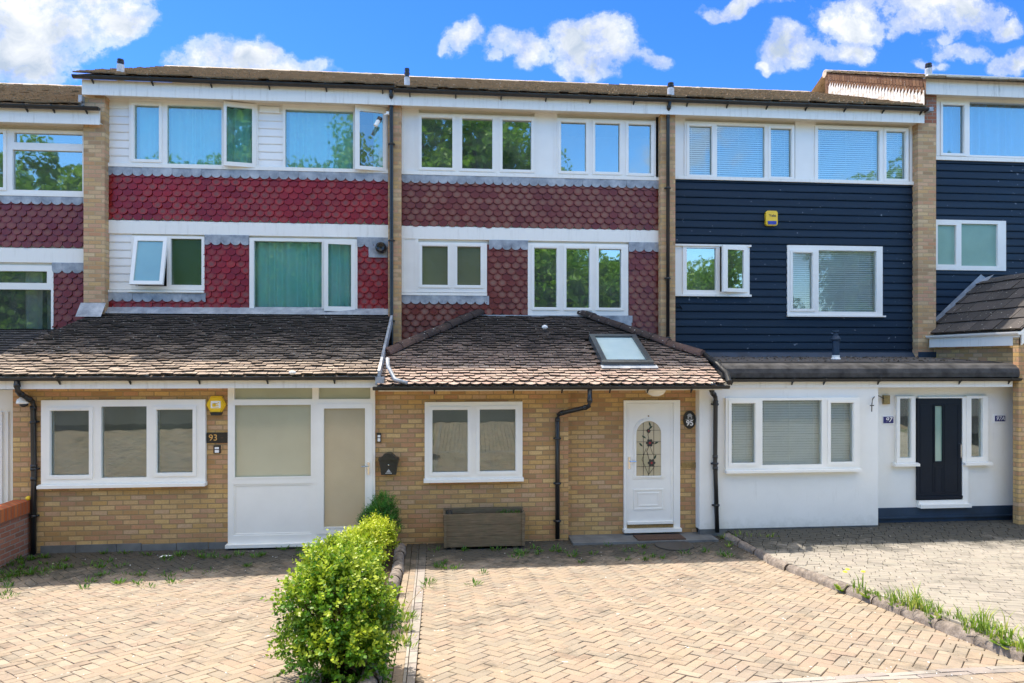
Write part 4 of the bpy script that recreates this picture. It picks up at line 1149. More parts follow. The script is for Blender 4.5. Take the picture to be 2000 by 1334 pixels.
# porch walls: the part with the door stands back a little
DY = -2.12
xw0, xw1, xw2 = PX(733, EY), PX(1110, EY), 4.12
hP = []
W(C_, hP, (829.5, 1020.5, 785, 934), [(844, 914, 799.5, 922), (936, 1007, 798.5, 920)], EY, sash=[0, 1], gm='glass_strong', room='interior_light', sill=(.055, .05, .015, .015), depth=.8)
dd = R(1217, 1326, 781.5, 1030, DY)
mb = MB(); mb.holes(xw0, xw1, -.12, 2.42, hP, EY, EY + .11); mb.holes(xw1 - .002, xw2, -.12, 2.42, [grow(dd, -.01)], DY, DY + .1); mb.box(xw1 - .11, xw1, EY + .11, DY + .001, -.12, 2.42)
mb.build('porch_wall', 'porch_brick', C_)
# white panelled door with arched coloured glass
lf = R(1224, 1314, 787.5, 1023.6, DY - .04)
mb = MB(); mb.holes(dd[0], dd[1], dd[2], dd[3], [grow(lf, .004)], DY - .06, DY + .04); mb.box(dd[0] - .01, dd[1] + .01, DY - .12, DY + .02, dd[2] - .055, dd[2])
dframe = mb.build('door_frame', 'white_upvc', C_)
ag = R(1242, 1290.5, 822, 929, DY - .05); acx = (ag[0] + ag[1]) / 2; ar = (ag[1] - ag[0]) / 2; zs = ag[3] - ar
arch = [(ag[0], ag[2]), (ag[1], ag[2])] + [(acx + ar * cos(a), zs + ar * sin(a)) for a in [pi * k / 16 for k in range(17)]]
def archr(g): 
    r_ = ar + g
    return [(acx - r_, ag[2] - g), (acx + r_, ag[2] - g)] + [(acx + r_ * cos(a), zs + r_ * sin(a)) for a in [pi * k / 16 for k in range(17)]]
mb = MB(); yd = DY - .055
def ringpoly(o, i, yf, yb, mi=0):
    n = len(o)
    mb.add([(p[0], yf, p[1]) for p in o] + [(p[0], yf, p[1]) for p in i] + [(p[0], yb, p[1]) for p in o] + [(p[0], yb, p[1]) for p in i],
           [(k, (k + 1) % n, n + (k + 1) % n, n + k) for k in range(n)] + [(k, 2 * n + k, 2 * n + (k + 1) % n, (k + 1) % n) for k in range(n)] + [(n + k, n + (k + 1) % n, 3 * n + (k + 1) % n, 3 * n + k) for k in range(n)], mi)
mb.box(lf[0], lf[1], yd, DY, lf[2], lf[3])
ringpoly(archr(.045), archr(.020), yd - .014, yd)
ringpoly(archr(.024), archr(.0), yd - .022, yd)
pa = R(1237, 1295.5, 955, 995, DY - .05)
mb.holes(pa[0], pa[1], pa[2], pa[3], [grow(pa, -.022)], yd - .012, yd); pb = grow(pa, -.075, -.06); mb.holes(pb[0], pb[1], pb[2], pb[3], [grow(pb, -.016)], yd - .010, yd)
l2 = grow(lf, -.03); mb.holes(l2[0], l2[1], l2[2], l2[3], [grow(l2, -.012)], yd - .005, yd)
mb.box(lf[0] + .01, lf[1] - .01, yd - .03, yd, lf[2] + .01, lf[2] + .05)
cdoor = mb.build('door', 'white_upvc', C_, label='white front door with arched stained glass')
mb = MB(); mb.prism(archr(.003), yd - .006, yd - .002); mb.build('stained_pane', 'frosted_brown', cdoor)
mb = MB(); ya = yd - .011
def bar(a, b, w_=.006, mi=0):
    a, b = Vector(a), Vector(b); d = (b - a).normalized() * w_ / 2; n_ = Vector((-d.y, d.x))
    mb.prism([(a.x - n_.x, a.y - n_.y), (b.x - n_.x, b.y - n_.y), (b.x + n_.x, b.y + n_.y), (a.x + n_.x, a.y + n_.y)], ya, ya + .004, mi)
for fx in (-.42, .42): bar((acx + ar * fx, ag[2]), (acx + ar * fx, zs + ar * .9), .006)
for fz in (.17, .39, .62, .83): 
    zz_ = ag[2] + (ag[3] - ag[2]) * fz; w_ = ar * (.99 if zz_ < zs else sqrt(max(0, 1 - ((zz_ - zs) / ar) ** 2))); bar((acx - w_, zz_), (acx + w_, zz_), .006)
stem = [(.0, 0), (.02, .25), (-.03, .45), (.02, .58), (-.01, .75), (.03, .9)]
H_ = ag[3] - ag[2]
for a, b in zip(stem[:-1], stem[1:]): bar((acx + a[0], ag[2] + a[1] * H_), (acx + b[0], ag[2] + b[1] * H_), .008)
bar((acx, ag[2] + .02), (acx - .11, ag[2] + .3 * H_), .006); bar((acx - .11, ag[2] + .3 * H_), (acx - .04, ag[2] + .5 * H_), .006)
bar((acx, ag[2] + .02), (acx + .10, ag[2] + .17 * H_), .006); bar((acx + .07, ag[2] + .4 * H_), (acx + .02, ag[2] + .55 * H_), .006)
mb.build('lead_cames', 'came', cdoor)
def blob(mb, cx, cz, rx, rz, rot, mi, n=10, leafy=False, yo=.0):
    pts = []
    for k in range(n):
        a = 2 * pi * k / n; r_ = 1.0 if not leafy else (1.0 if k % (n // 2) == 0 else .8)
        x, z = rx * cos(a) * r_, rz * sin(a) * r_ * (.8 if leafy and k % (n // 2) else 1)
        pts.append((cx + x * cos(rot) - z * sin(rot), cz + x * sin(rot) + z * cos(rot)))
    mb.prism(pts, ya - .002 - yo, ya + .002, mi)
for (dx, dz, r_, lv) in [(.02, .60, .060, 1), (.05, .235, .060, 1), (0, .82, .034, 0)]:
    cx, cz = acx + dx, ag[2] + dz * H_; mb = MB()
    for k in range(6): blob(mb, cx + cos(k * pi / 3) * r_ * .6, cz + sin(k * pi / 3) * r_ * .6, r_ * .52, r_ * .42, k * pi / 3, 0, 8, yo=.0004 * k)
    blob(mb, cx, cz, r_ * .32, r_ * .32, 0, 1, 8, yo=.004); mb.build('glass_flower', ['came', 'rose_red'], cdoor)
for (dx, dz, rot) in [(-.08, .71, -.6), (.02, .94, 1.9), (-.13, .57, 2.3), (.13, .60, .5), (.11, .34, 1.1), (.035, .88, .7)]:
    mb = MB(); blob(mb, acx + dx, ag[2] + dz * H_, .042, .022, rot, 0, 10, True); mb.build('glass_leaf', 'leaf_dark_glass', cdoor)
hx, hz = PX(1229, DY - .06), PZ(1229, 901, DY - .06)
mb = MB(); mb.box(hx - .016, hx + .016, yd - .012, yd, hz - .12, hz + .07); mb.tube([(hx, yd - .01, hz), (hx, yd - .045, hz), (hx + .11, yd - .05, hz)], .009, 8); mb.build('handle', 'chrome', cdoor)
mb = MB(); mb.lathe((acx, yd, PZ(1267, 812, DY)), [(.012, 0), (.012, .008), (.004, .01)], 12, axis='y'); mb.build('peephole', 'brass', cdoor)
mb = MB(); mb.box(lf[0], lf[1], DY - .075, DY - .02, dd[2] + .012, lf[2] - .004); mb.build('threshold', 'brass', dframe)
# pipe with a swan neck
yg = cy0 - .035
xg, zg = PX(1152, yg), 2.43
xa_, za_ = PX(1149, yg), PZ(1149, 797, -2.6)
xb_, zb2 = PX(1089, EY - .06), PZ(1089, 811, EY - .06)
downpipe(C_, [(xg, yg, zg), (xg, yg, 2.16), (xb_, EY - .055, zb2 + .02), (xb_, EY - .055, .02)], clips=(1.62, .9, .3), r=.036)
# swan neck from the pier pipe over the roof edge
q = [P(768, 665, -1.1), P(770, 700, -1.7), P(742, 712, -2.3), P(762, 742, -2.62), P(792, 747, -2.72)]
q = [Vector((-1.03, -.42, 2.92)), P(757, 708, -2.45), P(763, 741, -2.70), P(792, 748, -2.78)]
mb = MB(); mb.tube([P(757, 700, -2.42), P(758, 716, -2.50), P(771, 741, -2.70), P(795, 748, -2.79)], .030, 12); mb.build('rainwater_spout', 'lead', C_, smooth=True)
mb = MB(); mb.box(XL - .03, XL + .10, -2.70, -2.35, 2.50, 2.62); mb.build('verge_flashing', 'lead', C_)

# ------------------------------------------------------------------ navy boarded house, number 97
D = thing('terraced_house', 'terraced house with navy boards, white blinds and a white rendered flat roofed porch', 'house', (6.9, 0, 0), 'terraced houses of the row')
hD = []
W(D, hD, (1337, 1552, 240, 352), [(1344.5, 1389, 247.5, 343), (1399, 1492, 247, 349), (1503, 1544, 252, 347)], 0, sash=[0, 2], fill='blind', gm='glass_mid', seed=11)
W(D, hD, (1592, 1775, 247, 359), [(1596, 1715.5, 254, 354), (1728, 1766, 257.5, 351)], 0, sash=[1], fill='blind', gm='glass_mid', seed=15)
W(D, hD, (1334, 1464, 478, 575), [(1340, 1397, 485, 567)], 0, room='interior_light', opens=[((1405, 1460, 481, 571), (1415, 1451, 489, 564), 'R', 14)])
W(D, hD, (1538, 1724, 480, 618), [(1546, 1585, 494, 604), (1597, 1710, 490, 609)], 0, sash=[0], fill='blind', room='interior_light', seed=19)
body(D, 4.26, 9.50, hD)
xl_ = x_(1334)
mb = MB(); mb.box(4.41, 9.434, -.075, -.005, WB + .02, WB + .085); mb.build('sill_band', 'white_band', D)
for (a, b, z0, z1) in [(4.41, x_(1337), WB + .085, FB + .03), (x_(1552), x_(1592), WB + .085, FB + .03), (x_(1775), 9.434, WB + .085, FB + .03), (4.40, xl_ + .01, 4.16, 5.12)]:
    mb = MB(); mb.box(a, b + .01, -.034, -.004, z0, z1); mb.box(a, a + .05, -.046, -.032, z0, z1); mb.build('panel', 'white_upvc', D)
mb = MB(); mb.box(4.40, x_(1464) + .01, -.095, -.062, 4.125, 4.165); mb.box(4.40, x_(1464) + .01, -.085, -.0, 5.115, 5.15); mb.build('sill_band', 'white_band', D)
mb = MB(); mb.box(x_(1537) - .02, x_(1724) + .02, -.10, -.04, 3.735, 3.765); mb.build('sill_band', 'white_band', D)
mb = MB(); boards(mb, 4.41, 9.434, 2.93, WB + .02, .1505, [grow(h, .01) for h in hD[2:]] + [(4.3, xl_ + .02, 4.16, 5.12)], yb=-.002, d=.045)
mb.build('boarding', 'navy_boards', D)
pier(D, 3, 2.95, FB + .04)
fascia(D, 4.26, 9.50, joints=(6.1, 8.0))
mb = MB(); gutter(mb, 4.30, 9.60, -.385, GT - .03); gutter_fit(mb, [4.6 + k * .80 for k in range(7)], -.385, GT - .03); mb.build('gutter', 'black_gutter', D)
main_roof(D, 4.26, 9.50, GT - .005, 13)
vent(D, 1310, 162, 194, -.2, .066, .38, zb=7.95)
# porch
FYD = -2.36; RYD = -2.05
hP = []
W(D, hP, (1418, 1679, 777, 916), [(1426, 1473, 787, 904), (1487, 1603, 781.5, 907), (1619, 1664, 786, 902)], EY, sash=[0, 2], fill='blind', sill=(.05, .06, .015, .01), room='interior_light', depth=.8, seed=31)
xd0, xd1, xd2 = 4.105, PX(1715, EY), PX(1978, RYD)
hs2 = [R(1752, 1788, 774, 902, RYD), R(1791, 1887, 778, 986, RYD), R(1890, 1931, 774, 900, RYD)]
mb = MB(); mb.holes(xd0, xd1, .10, 2.50, hP, EY, EY + .12); mb.holes(xd1 - .002, xd2, .33, 2.50, [grow(h, -.01) for h in hs2], RYD, RYD + .12)
mb.box(xd2 - .12, xd2, RYD + .12, 0, .33, 2.5); mb.box(xd0, xd0 + .1, EY + .12, -2.0, .1, 2.40); mb.box(xd1 - .12, xd1, EY + .12, RYD + .01, .1, 2.5)
mb.build('porch_wall', 'white_render', D)
for (fr, gl) in [((1752, 1788, 774, 904), (1755, 1777, 778, 893.5)), ((1888, 1930, 773, 902), (1894, 1916, 778, 892))]:
    f, h = window(D, fr, [gl], RYD, sill=(.055, .05, .06, .05), room='interior', depth=.6)
df = hs2[1]; dl = R(1791, 1878, 778, 976, RYD - .03)
mb = MB(); mb.holes(df[0], df[1], df[2] - .02, df[3] + .03, [grow(dl, .003)], RYD - .05, RYD + .05); mb.box(df[0] - .01, df[1] + .01, RYD - .12, RYD + .02, df[2] - .03, df[2] + .03); dfr = mb.build('door_frame', 'white_upvc', D)
gl = R(1826, 1840.5, 793, 901, RYD - .04)
mb = MB(); yd = RYD - .035; mb.holes(dl[0], dl[1], dl[2], dl[3], [gl], yd, RYD + .01); ring(mb, grow(gl, .022), gl, yd - .012, yd)
for q in (R(1797, 1823, 790, 962, yd), R(1844, 1872, 790, 962, yd), R(1826, 1841, 912, 962, yd)): ring(mb, q, grow(q, -.012), yd - .005, yd)
mb.box(dl[0], dl[1], yd - .025, yd, dl[2] + .02, dl[2] + .07)
ddoor = mb.build('door', 'navy_gloss', D, label='navy front door with a narrow tall pane')
mb = MB(); mb.add([(gl[0], yd + .01, gl[2]), (gl[1], yd + .01, gl[2]), (gl[1], yd + .01, gl[3]), (gl[0], yd + .01, gl[3])], [(0, 1, 2, 3)]); mb.build('pane', 'frosted_teal', ddoor)
mb = MB(); hx, hz = PX(1873, yd), PZ(1873, 880, yd); mb.tube([(hx, yd - .005, hz - .12), (hx, yd - .05, hz - .11), (hx, yd - .05, hz + .11), (hx, yd - .005, hz + .12)], .009, 8); mb.build('handle', 'chrome', ddoor)
# plinth and step under the door
mb = MB(); mb.box(xd1 + .002, 10.4, RYD - .03, RYD + .1, .17, .33); mb.box(xd1 + .002, 10.4, RYD - .05, RYD - .03, .15, .175); mb.box(xd1 + .002, 10.3, RYD - .0, RYD + .1, .0, .17); mb.build('plinth', 'navy_plinth', D)
mb = MB(); mb.box(xd0 + .01, xd1 - .003, EY + .012, EY + .1, -.05, .10); mb.build('plinth', 'slab', D, label='dark slab course below the white render')
# flat roof with rolled felt edge
xe0, xe1 = 4.44, 9.66
prof = [(0.0, 2.55), (0.0, 2.925), (-2.0, 2.835), (-2.24, 2.815), (-2.34, 2.785), (-2.40, 2.73), (-2.42, 2.66), (-2.41, 2.585), (-2.36, 2.56)]
mb = MB(); mb.prismx(prof, xe0, xe1); rf = mb.build('flat_roof', 'felt_edge', D)
mb = MB(); mb.add([(xe0 + .01, -.03, 2.932), (xe1 - .02, -.03, 2.932), (xe1 - .02, -2.0, 2.842), (xe0 + .01, -2.0, 2.842)], [(0, 3, 2, 1)]); mb.build('roof_felt', 'felt', rf)
mb = MB(); mb.prismx([(-.045, 2.93), (-.045, 3.02), (-.12, 2.93)], 4.41, 9.434); mb.box(9.434, 9.95, -.26, -.2, 2.92, 3.03); mb.build('upstand', 'navy_plinth', D)
mb = MB(); mb.box(4.42, 9.60, -2.335, -2.30, 2.415, 2.555); mb.build('fascia', 'white_paint', D)
mb = MB(); gutter(mb, 4.46, 9.68, -2.40, 2.565, .05); gutter_fit(mb, [4.62, 5.65, 6.2, 7.15, 8.6, 9.5], -2.40, 2.565, .05, back=-.01); mb.build('gutter', 'black_gutter', D)
x0_, z0_ = PX(1632.5, -1.0), 2.86
mb = MB(); ztp = PZ(1632, 646, -1.0); h = ztp - z0_
mb.lathe((x0_, -1.0, z0_), [(.095, 0), (.085, .035), (.068, .06), (.068, .10)], 16, 1)
mb.lathe((x0_, -1.0, z0_ + .05), [(.062, 0), (.062, h * .58), (.085, h * .60), (.088, h * .64), (.07, h * .70), (.045, h * .74), (.045, h * .84), (.062, h * .86), (.062, h * .93)], 18, 0); mb.build('flue', ['navy_plinth', 'white_upvc'], D, smooth=False)
downpipe(D, [(PX(1395, -2.9), -2.86, 2.50), (PX(1396, -2.6), -2.46, 2.36), (PX(1398, EY - .06), EY - .055, 2.28), (PX(1397, EY - .06), EY - .055, 1.2), (PX(1401, EY - .06), EY - .055, .06)], clips=(2.15, 1.18, .5), r=.036)
mb = MB(); mb.tube([cpt(XR + .02, -1.80, .03), Vector((XR + .10, -2.2, 2.80)), Vector((XR + .12, -2.5, 2.66)), Vector((XR + .06, -2.75, 2.52))], .045, 12); mb.build('verge_capping', 'black_plastic', C_)

# ------------------------------------------------------------------ right-hand neighbour, half a metre higher
E = thing('terraced_house', 'navy boarded terraced house at the right edge with a dark pitched porch roof', 'house', (12.3, 0, 0), 'terraced houses of the row')
XE0, XE1 = 9.82, 15.1
hE = []
W(E, hE, (1829, 2300, 199, 311), [(1838, 1880, 206, 301), (1891, 2120, 204, 307), (2135, 2290, 202, 310)], 0, sash=[0], fill='curtain_blue', gm='glass_mid', seed=41)
W(E, hE, (1822, 1965, 430, 528), [(1829, 1865, 440, 517), (1875, 1946, 438, 520)], 0, fill=None, room='interior_light', frost='frosted_teal')
body(E, XE0, XE1, hE, z1=8.4)
mb = MB(); mb.box(XE0, XE1, -.075, -.005, PZ(1900, 316, 0), PZ(1900, 309, 0)); mb.build('sill_band', 'white_band', E)
zt = PZ(1900, 316, 0)
mb = MB(); boards(mb, XE0, XE1, 2.95, zt, .152, [grow(hE[1], .01)], yb=-.002, d=.045); mb.build('boarding', 'navy_boards', E)
ez0, ez1 = PZ(1900, 187, FY), PZ(1900, 152, FY)
mb = MB(); mb.box(9.50, XE1, FY, FY + .022, ez0, ez1 - .03); mb.box(9.50, 9.53, FY + .022, .05, ez0, ez1 - .03)
mb.build('fascia', 'dirty_fascia', E)
mb = MB(); mb.box(9.53, XE1, FY + .022, 0, ez0 + .03, ez0 + .04); mb.build('soffit', 'soffit', E)
mb = MB(); gutter(mb, 9.50, XE1, -.365, ez1, .05); mb.build('gutter', 'dirty_fascia', E)
mb = MB(); mb.box(9.55, XE0 + .02, -.19, .05, 7.63, ez0 + .02); mb.build('brick_pier', 'brown_cheek' if False else 'red_brick', E)
main_roof(E, 9.46, XE1, ez1 - .09, 14, ridge=3.3)
vent(E, 1813.5, 124, 150, -.1, .068, .35, zb=ez1)
# tile-hung cheek between the two roof levels with a stepped painted flashing
mb = MB(); xk = 9.485; zlo = GT - .005
L = 3.66 / cos(radians(24)); g_ = .115
def KQ(s, h, o_=0): return Vector((xk - o_, -.36 + s * cos(radians(24)), zlo + s * sin(radians(24)) + h))
hh = (ez1 - .09) - zlo
n_ = int(L / g_)
for k in range(n_):
    for r_ in range(3):
        s0 = k * g_ + r_ * .03; h0 = .22 + r_ * .10
        mb.add([KQ(s0, h0, .02), KQ(s0 + g_ * 1.1, h0 - .02, .012), KQ(s0 + g_ * 1.1 + .05, min(h0 + .16, hh), .0), KQ(s0 + .05, min(h0 + .16, hh), .006)], [(0, 1, 2, 3)], 0, random.Random(k * 7 + r_).random())
mb.add([KQ(0, -.1), KQ(L, -.1), KQ(L, hh), KQ(0, hh)], [(0, 1, 2, 3)], 0, .3)
mb.build('roof_cheek', 'brown_cheek', E, attrs=True)
mb = MB()
for k in range(n_ - 1):
    s0 = k * g_; mb.add([KQ(s0, .0, .03), KQ(s0 + g_ * 1.0, .0, .03), KQ(s0 + g_ * 1.0, .24, .026), KQ(s0 + g_ * .15, .36, .026)], [(0, 1, 2, 3)])
mb.build('stepped_flashing', 'white_flashing', E)
mb = MB(); mb.box(9.50, 9.58, -.45, -.20, 7.80, 7.88); mb.build('lead_flashing', 'lead', E)
# side porch with a pitched tile roof falling towards the left
xe = 9.80
pz0 = 3.36; pt = tan(radians(42))
mb = MB()
ud = Vector((0, -1, 0)); sd = Vector((cos(radians(42)), 0, sin(radians(42))))
roof_tiles(mb, (xe - .08, 0.0, pz0 + .02), (0, -1, 0), tuple(sd), 1.62, lambda s: (.02, 2.42), w=.30, g=.30, th=.025, seed=31, lift=.05, jit=1.2)
mb.add([(xe - .06, 0, pz0), (xe - .06, -2.42, pz0), (xe + 1.26, -2.42, pz0 + 1.32 * pt), (xe + 1.26, 0, pz0 + 1.32 * pt), (xe + 3.4, -2.42, pz0 - .2), (xe + 3.4, 0, pz0 - .2)], [(0, 1, 2, 3), (3, 2, 4, 5)], 0, .3)
mb.build('porch_roof', 'concrete_tile', E, attrs=True)
mb = MB()
for k in range(5):
    s0, s1 = k * .35, (k + 1) * .35
    a, b = Vector((xe - .06, 0, pz0)) + sd * s0, Vector((xe - .06, 0, pz0)) + sd * s1
    mb.add([a + Vector((-.02, -.05, .03)), b + Vector((-.02, -.05, .03)), b + Vector((-.12, -.05, .10)), a + Vector((-.12, -.05, .10)), a + Vector((.08, -.16, .09)), b + Vector((.08, -.16, .09))], [(0, 1, 2, 3), (0, 4, 5, 1)])
mb.build('lead_flashing', 'lead', E)
mb = MB(); mb.box(xe - .14, xe - .12, -2.40, -.22, pz0 - .24, pz0 - .035); mb.build('fascia', 'white_paint', E)
mb = MB()
prof = [(xe - .17 + .055 * cos(a), pz0 - .005 + .055 * sin(a)) for a in [pi + pi * k / 8 for k in range(9)]]
n = len(prof); mb.add([(p[0], -.22, p[1]) for p in prof] + [(p[0], -2.46, p[1]) for p in prof], [(k, n + k, n + k + 1, k + 1) for k in range(n - 1)] + [tuple(range(n)), tuple(range(n, 2 * n))[::-1]])
mb.build('gutter', 'white_upvc', E)
zz_ = lambda x: pz0 + (x - xe + .06) * pt
mb = MB(); mb.add([(xe - .12, -2.43, pz0 - .24), (xe + 1.26, -2.43, pz0 - .24 + 1.22), (xe + 1.26, -2.43, zz_(xe + 1.26) + .02), (xe - .12, -2.43, pz0 + .0)], [(0, 1, 2, 3)])
mb.add([(xe - .12, -2.41, pz0 - .24), (xe + 1.26, -2.41, pz0 - .24 + 1.22), (xe + 1.26, -2.41, zz_(xe + 1.26) + .02), (xe - .12, -2.41, pz0 + .0)], [(3, 2, 1, 0)])
mb.build('bargeboard', 'white_paint', E)
mb = MB(); mb.box(xe - .02, xe + .09, -2.28, -.2, 2.55, pz0 - .02); mb.box(xe - .145, xe + 3, -2.40, -2.28, .05, pz0 - .1)
mb.add([(xe - .0, -2.395, pz0 - .1), (xe + 2.7, -2.395, pz0 - .1), (xe + 1.26, -2.395, zz_(xe + 1.2)), (xe - .0, -2.395, pz0 - .08)], [(0, 1, 2, 3)])
mb.build('porch_wall', 'porch_brick', E)

# ------------------------------------------------------------------ left-hand neighbour, half a metre lower
A = thing('terraced_house', 'terraced house at the left edge with dark red tiles and a lower roof', 'house', (-9.1, 0, 0), 'terraced houses of the row')
XA0, XA1 = -11.8, -6.52
hA = []
W(A, hA, (-260, 164, 250, 379), [(-250, 10, 256, 365), (30, 163, 262, 281), (27, 163, 295, 373)], 0, sash=[0])
W(A, hA, (-200, 104, 517, 666), [(-190, 94, 529, 552), (-190, 102, 565, 659)], 0, fill='curtain_pale', gm='glass_mid', cur=[(PX(38, 0), PX(75, 0)), (PX(84, 0), PX(100, 0))], seed=51)
body(A, XA0, XA1, hA, z1=7.3)
gz1 = PZ(100, 207, -.385); fz0 = PZ(100, 241, FY)
mb = MB(); mb.box(XA0, XA1 + .02, -.075, -.005, 5.83, 5.88); mb.build('sill_band', 'white_band', A)
mb = MB(); mb.box(XA0, XA1, -.05, -.005, 4.635, 4.895); mb.build('spandrel_band', 'white_band', A)
mb = MB(); mb.uv = []; scallops(mb, XA0, XA1, 4.90, 5.76, seed=31); mb.build('tile_hanging', 'brown_red_tile', A, attrs=True)
mb = MB(); mb.uv = []; scallops(mb, x_(104), XA1, 2.9, 4.52, seed=32); mb.build('tile_hanging', 'brown_red_tile', A, attrs=True)
mb = MB(); mb.uv = []; scallops(mb, XA0, x_(104), 2.7, 3.0, seed=33); mb.build('tile_hanging', 'brown_red_tile', A, attrs=True)
mb = MB(); lead_strip(mb, XA0, XA1, 5.68, 5.83, seed=33); mb.build('lead_flashing', 'lead', A)
mb = MB(); lead_strip(mb, x_(104), XA1, 4.44, 4.635, seed=34); mb.build('lead_flashing', 'lead', A)
mb = MB(); lead_strip(mb, XA0, x_(104), 2.96, 3.15, seed=35); mb.build('lead_flashing', 'lead', A)
mb = MB(); mb.box(-6.56, -6.50, -.30, -.2, gz1, GT - .3); mb.build('lead_flashing', 'lead', A)
fascia(A, XA0, -6.19, z0=fz0, z1=gz1 - .02, y=-.31)
mb = MB(); gutter(mb, XA0, -6.17, -.385, gz1); gutter_fit(mb, [-6.4, -6.95, -7.4, -8.2, -9], -.385, gz1); mb.build('gutter', 'black_gutter', A)
main_roof(A, XA0, -6.50, gz1 + .03, 15)
# its entrance, just in view past the brick porch
mb = MB(); mb.box(-9.5, -6.50, -2.0, -1.9, 2.12, 2.42); mb.box(-9.5, -6.50, -1.98, -1.90, 0, 2.12)
mb.build('porch_wall', 'white_upvc', A)
mb = MB()
for k in range(6): mb.box(-6.56 - k * .09, -6.53 - k * .09, -2.01, -1.98, .1, 2.08)
mb.box(-6.60, -6.50, -1.995, -1.985, 1.85, 2.05, 1)
mb.build('door', ['white_upvc', 'interior'], A)
mb = MB(); roof_tiles(mb, (0, -2.1, 2.44), (1, 0, 0), (0, .9, .43), 2.2, lambda s: (-9.5, -6.52), seed=44); mb.build('porch_roof', 'concrete_tile', A, attrs=True)

# ================================================================== things fixed to the fronts
def hexpts(cx, cz, r): return [(cx + r * cos(radians(60 * k + 0)), cz + r * sin(radians(60 * k + 0))) for k in range(6)]
# yellow hexagonal alarm box
cx, cz = PX(422, EY - .05), PZ(422, 790, EY - .05)
t = thing('alarm_box', 'yellow hexagonal alarm box on the brick above the 93 sign', 'alarm box', (cx, EY, cz))
mb = MB(); mb.prism(hexpts(cx, cz, .148), EY - .05, EY); mb.prism(hexpts(cx, cz, .125), EY - .068, EY - .05); mb.build('cover', 'yellow_plastic', t)
mb = MB(); mb.box(cx - .072, cx + .072, EY - .069, EY - .06, cz - .055, cz + .055); st = mb.build('sticker', 'sign_white', t)
mb = MB()
for (a, b, c, d) in [(-.05, .0, -.03, .02), (-.045, .045, -.045, -.035), (-.02, .03, .005, .02), (.0, .045, -.02, -.005), (.03, .05, .02, .035)]: mb.box(cx + a, cx + b, EY - .0705, EY - .0695, cz + c, cz + d)
mb.build('emblem', 'yellow_plastic', t)
mb = MB(); mb.prism([(cx - .085, cz - .118), (cx - .07, cz - .165), (cx + .07, cz - .165), (cx + .085, cz - .118)], EY - .07, EY); mb.build('light_lens', 'black_plastic', t)
# 93 sign
q = R(403, 444, 845, 865.5, EY - .02)
t = thing('house_number_sign', 'black house sign reading 93 in gold on the brick beside the frosted screen', 'house number', (q[0], EY, q[2]))
mb = MB(); mb.box(q[0], q[1], EY - .018, EY - .001, q[2], q[3]); mb.build('plate', 'sign_black', t)
textmesh('93', .135, q[0] + .10, EY - .0200, (q[2] + q[3]) / 2, 'sign_gold', t)
mb = MB(); mb.box(q[0] + .21, q[1] - .06, EY - .0195, EY - .018, (q[2] + q[3]) / 2 - .004, (q[2] + q[3]) / 2 + .003); mb.build('lettering', 'twig', t)
def bell(px0, px1, pt_, pb, Y, label):
    q = R(px0, px1, pt_, pb, Y - .02)
    t = thing('doorbell', label, 'doorbell', (q[0], Y, q[2]))
    mb = MB(); mb.box(q[0], q[1], Y - .025, Y, q[2], q[3]); mb.build('housing', 'black_plastic', t)
    h = q[3] - q[2]; w_ = q[1] - q[0]
    mb = MB(); mb.box(q[0] + w_ * .2, q[1] - w_ * .2, Y - .028, Y - .025, q[2] + h * .1, q[2] + h * .45); mb.box(q[0] + w_ * .2, q[1] - w_ * .2, Y - .028, Y - .025, q[2] + h * .55, q[2] + h * .8); mb.build('button', 'sign_white', t)
bell(417, 430.5, 870, 885.5, EY, 'small black and white doorbell under the gold 93 sign')
bell(736, 744.5, 846, 864, EY, 'slim black and white doorbell on the brick right of the frosted door')
# dome camera
c = P(46, 783, EY - .1)
t = thing('security_camera', 'white dome security camera under the left porch gutter beside the downpipe', 'camera', c)
mb = MB(); mb.tube([(c.x - .06, EY + .0, c.z + .06), (c.x - .03, EY - .10, c.z + .03)], .03, 12); mb.lathe((c.x, EY - .12, c.z - .02), [(.03, .07), (.07, .05), (.085, 0), (.08, -.02)], 16); mb.build('body', 'white_upvc', t, smooth=True)
mb = MB(); mb.lathe((c.x + .02, EY - .13, c.z - .09), [(.02, 0), (.05, .02), (.062, .05)], 14); mb.build('lens_dome', 'black_plastic', t, smooth=True)
# camera / floodlight at the top of the left pier pipe
c = P(757, 222, -.25)
t = thing('security_camera', 'white bullet security camera hanging beside the upper downpipe under the eaves', 'camera', c)
mb = MB(); mb.tube([c + Vector((.07, .15, .10)), c, c + Vector((-.06, -.02, -.03))], .018, 10); mb.lathe((c.x + .0, c.y, c.z - .02), [(.035, 0), (.035, .05)], 12); mb.build('bracket', 'white_upvc', t)
a, b = P(741, 233, -.32), P(733, 246, -.36)
mb = MB(); mb.tube([a, a.lerp(b, .9), b], [.042, .038, .038], 12); mb.build('body', 'white_upvc', t)
mb = MB(); mb.tube([P(742, 231, -.31), P(740, 236, -.34)], .048, 12); mb.build('hood', 'black_plastic', t)
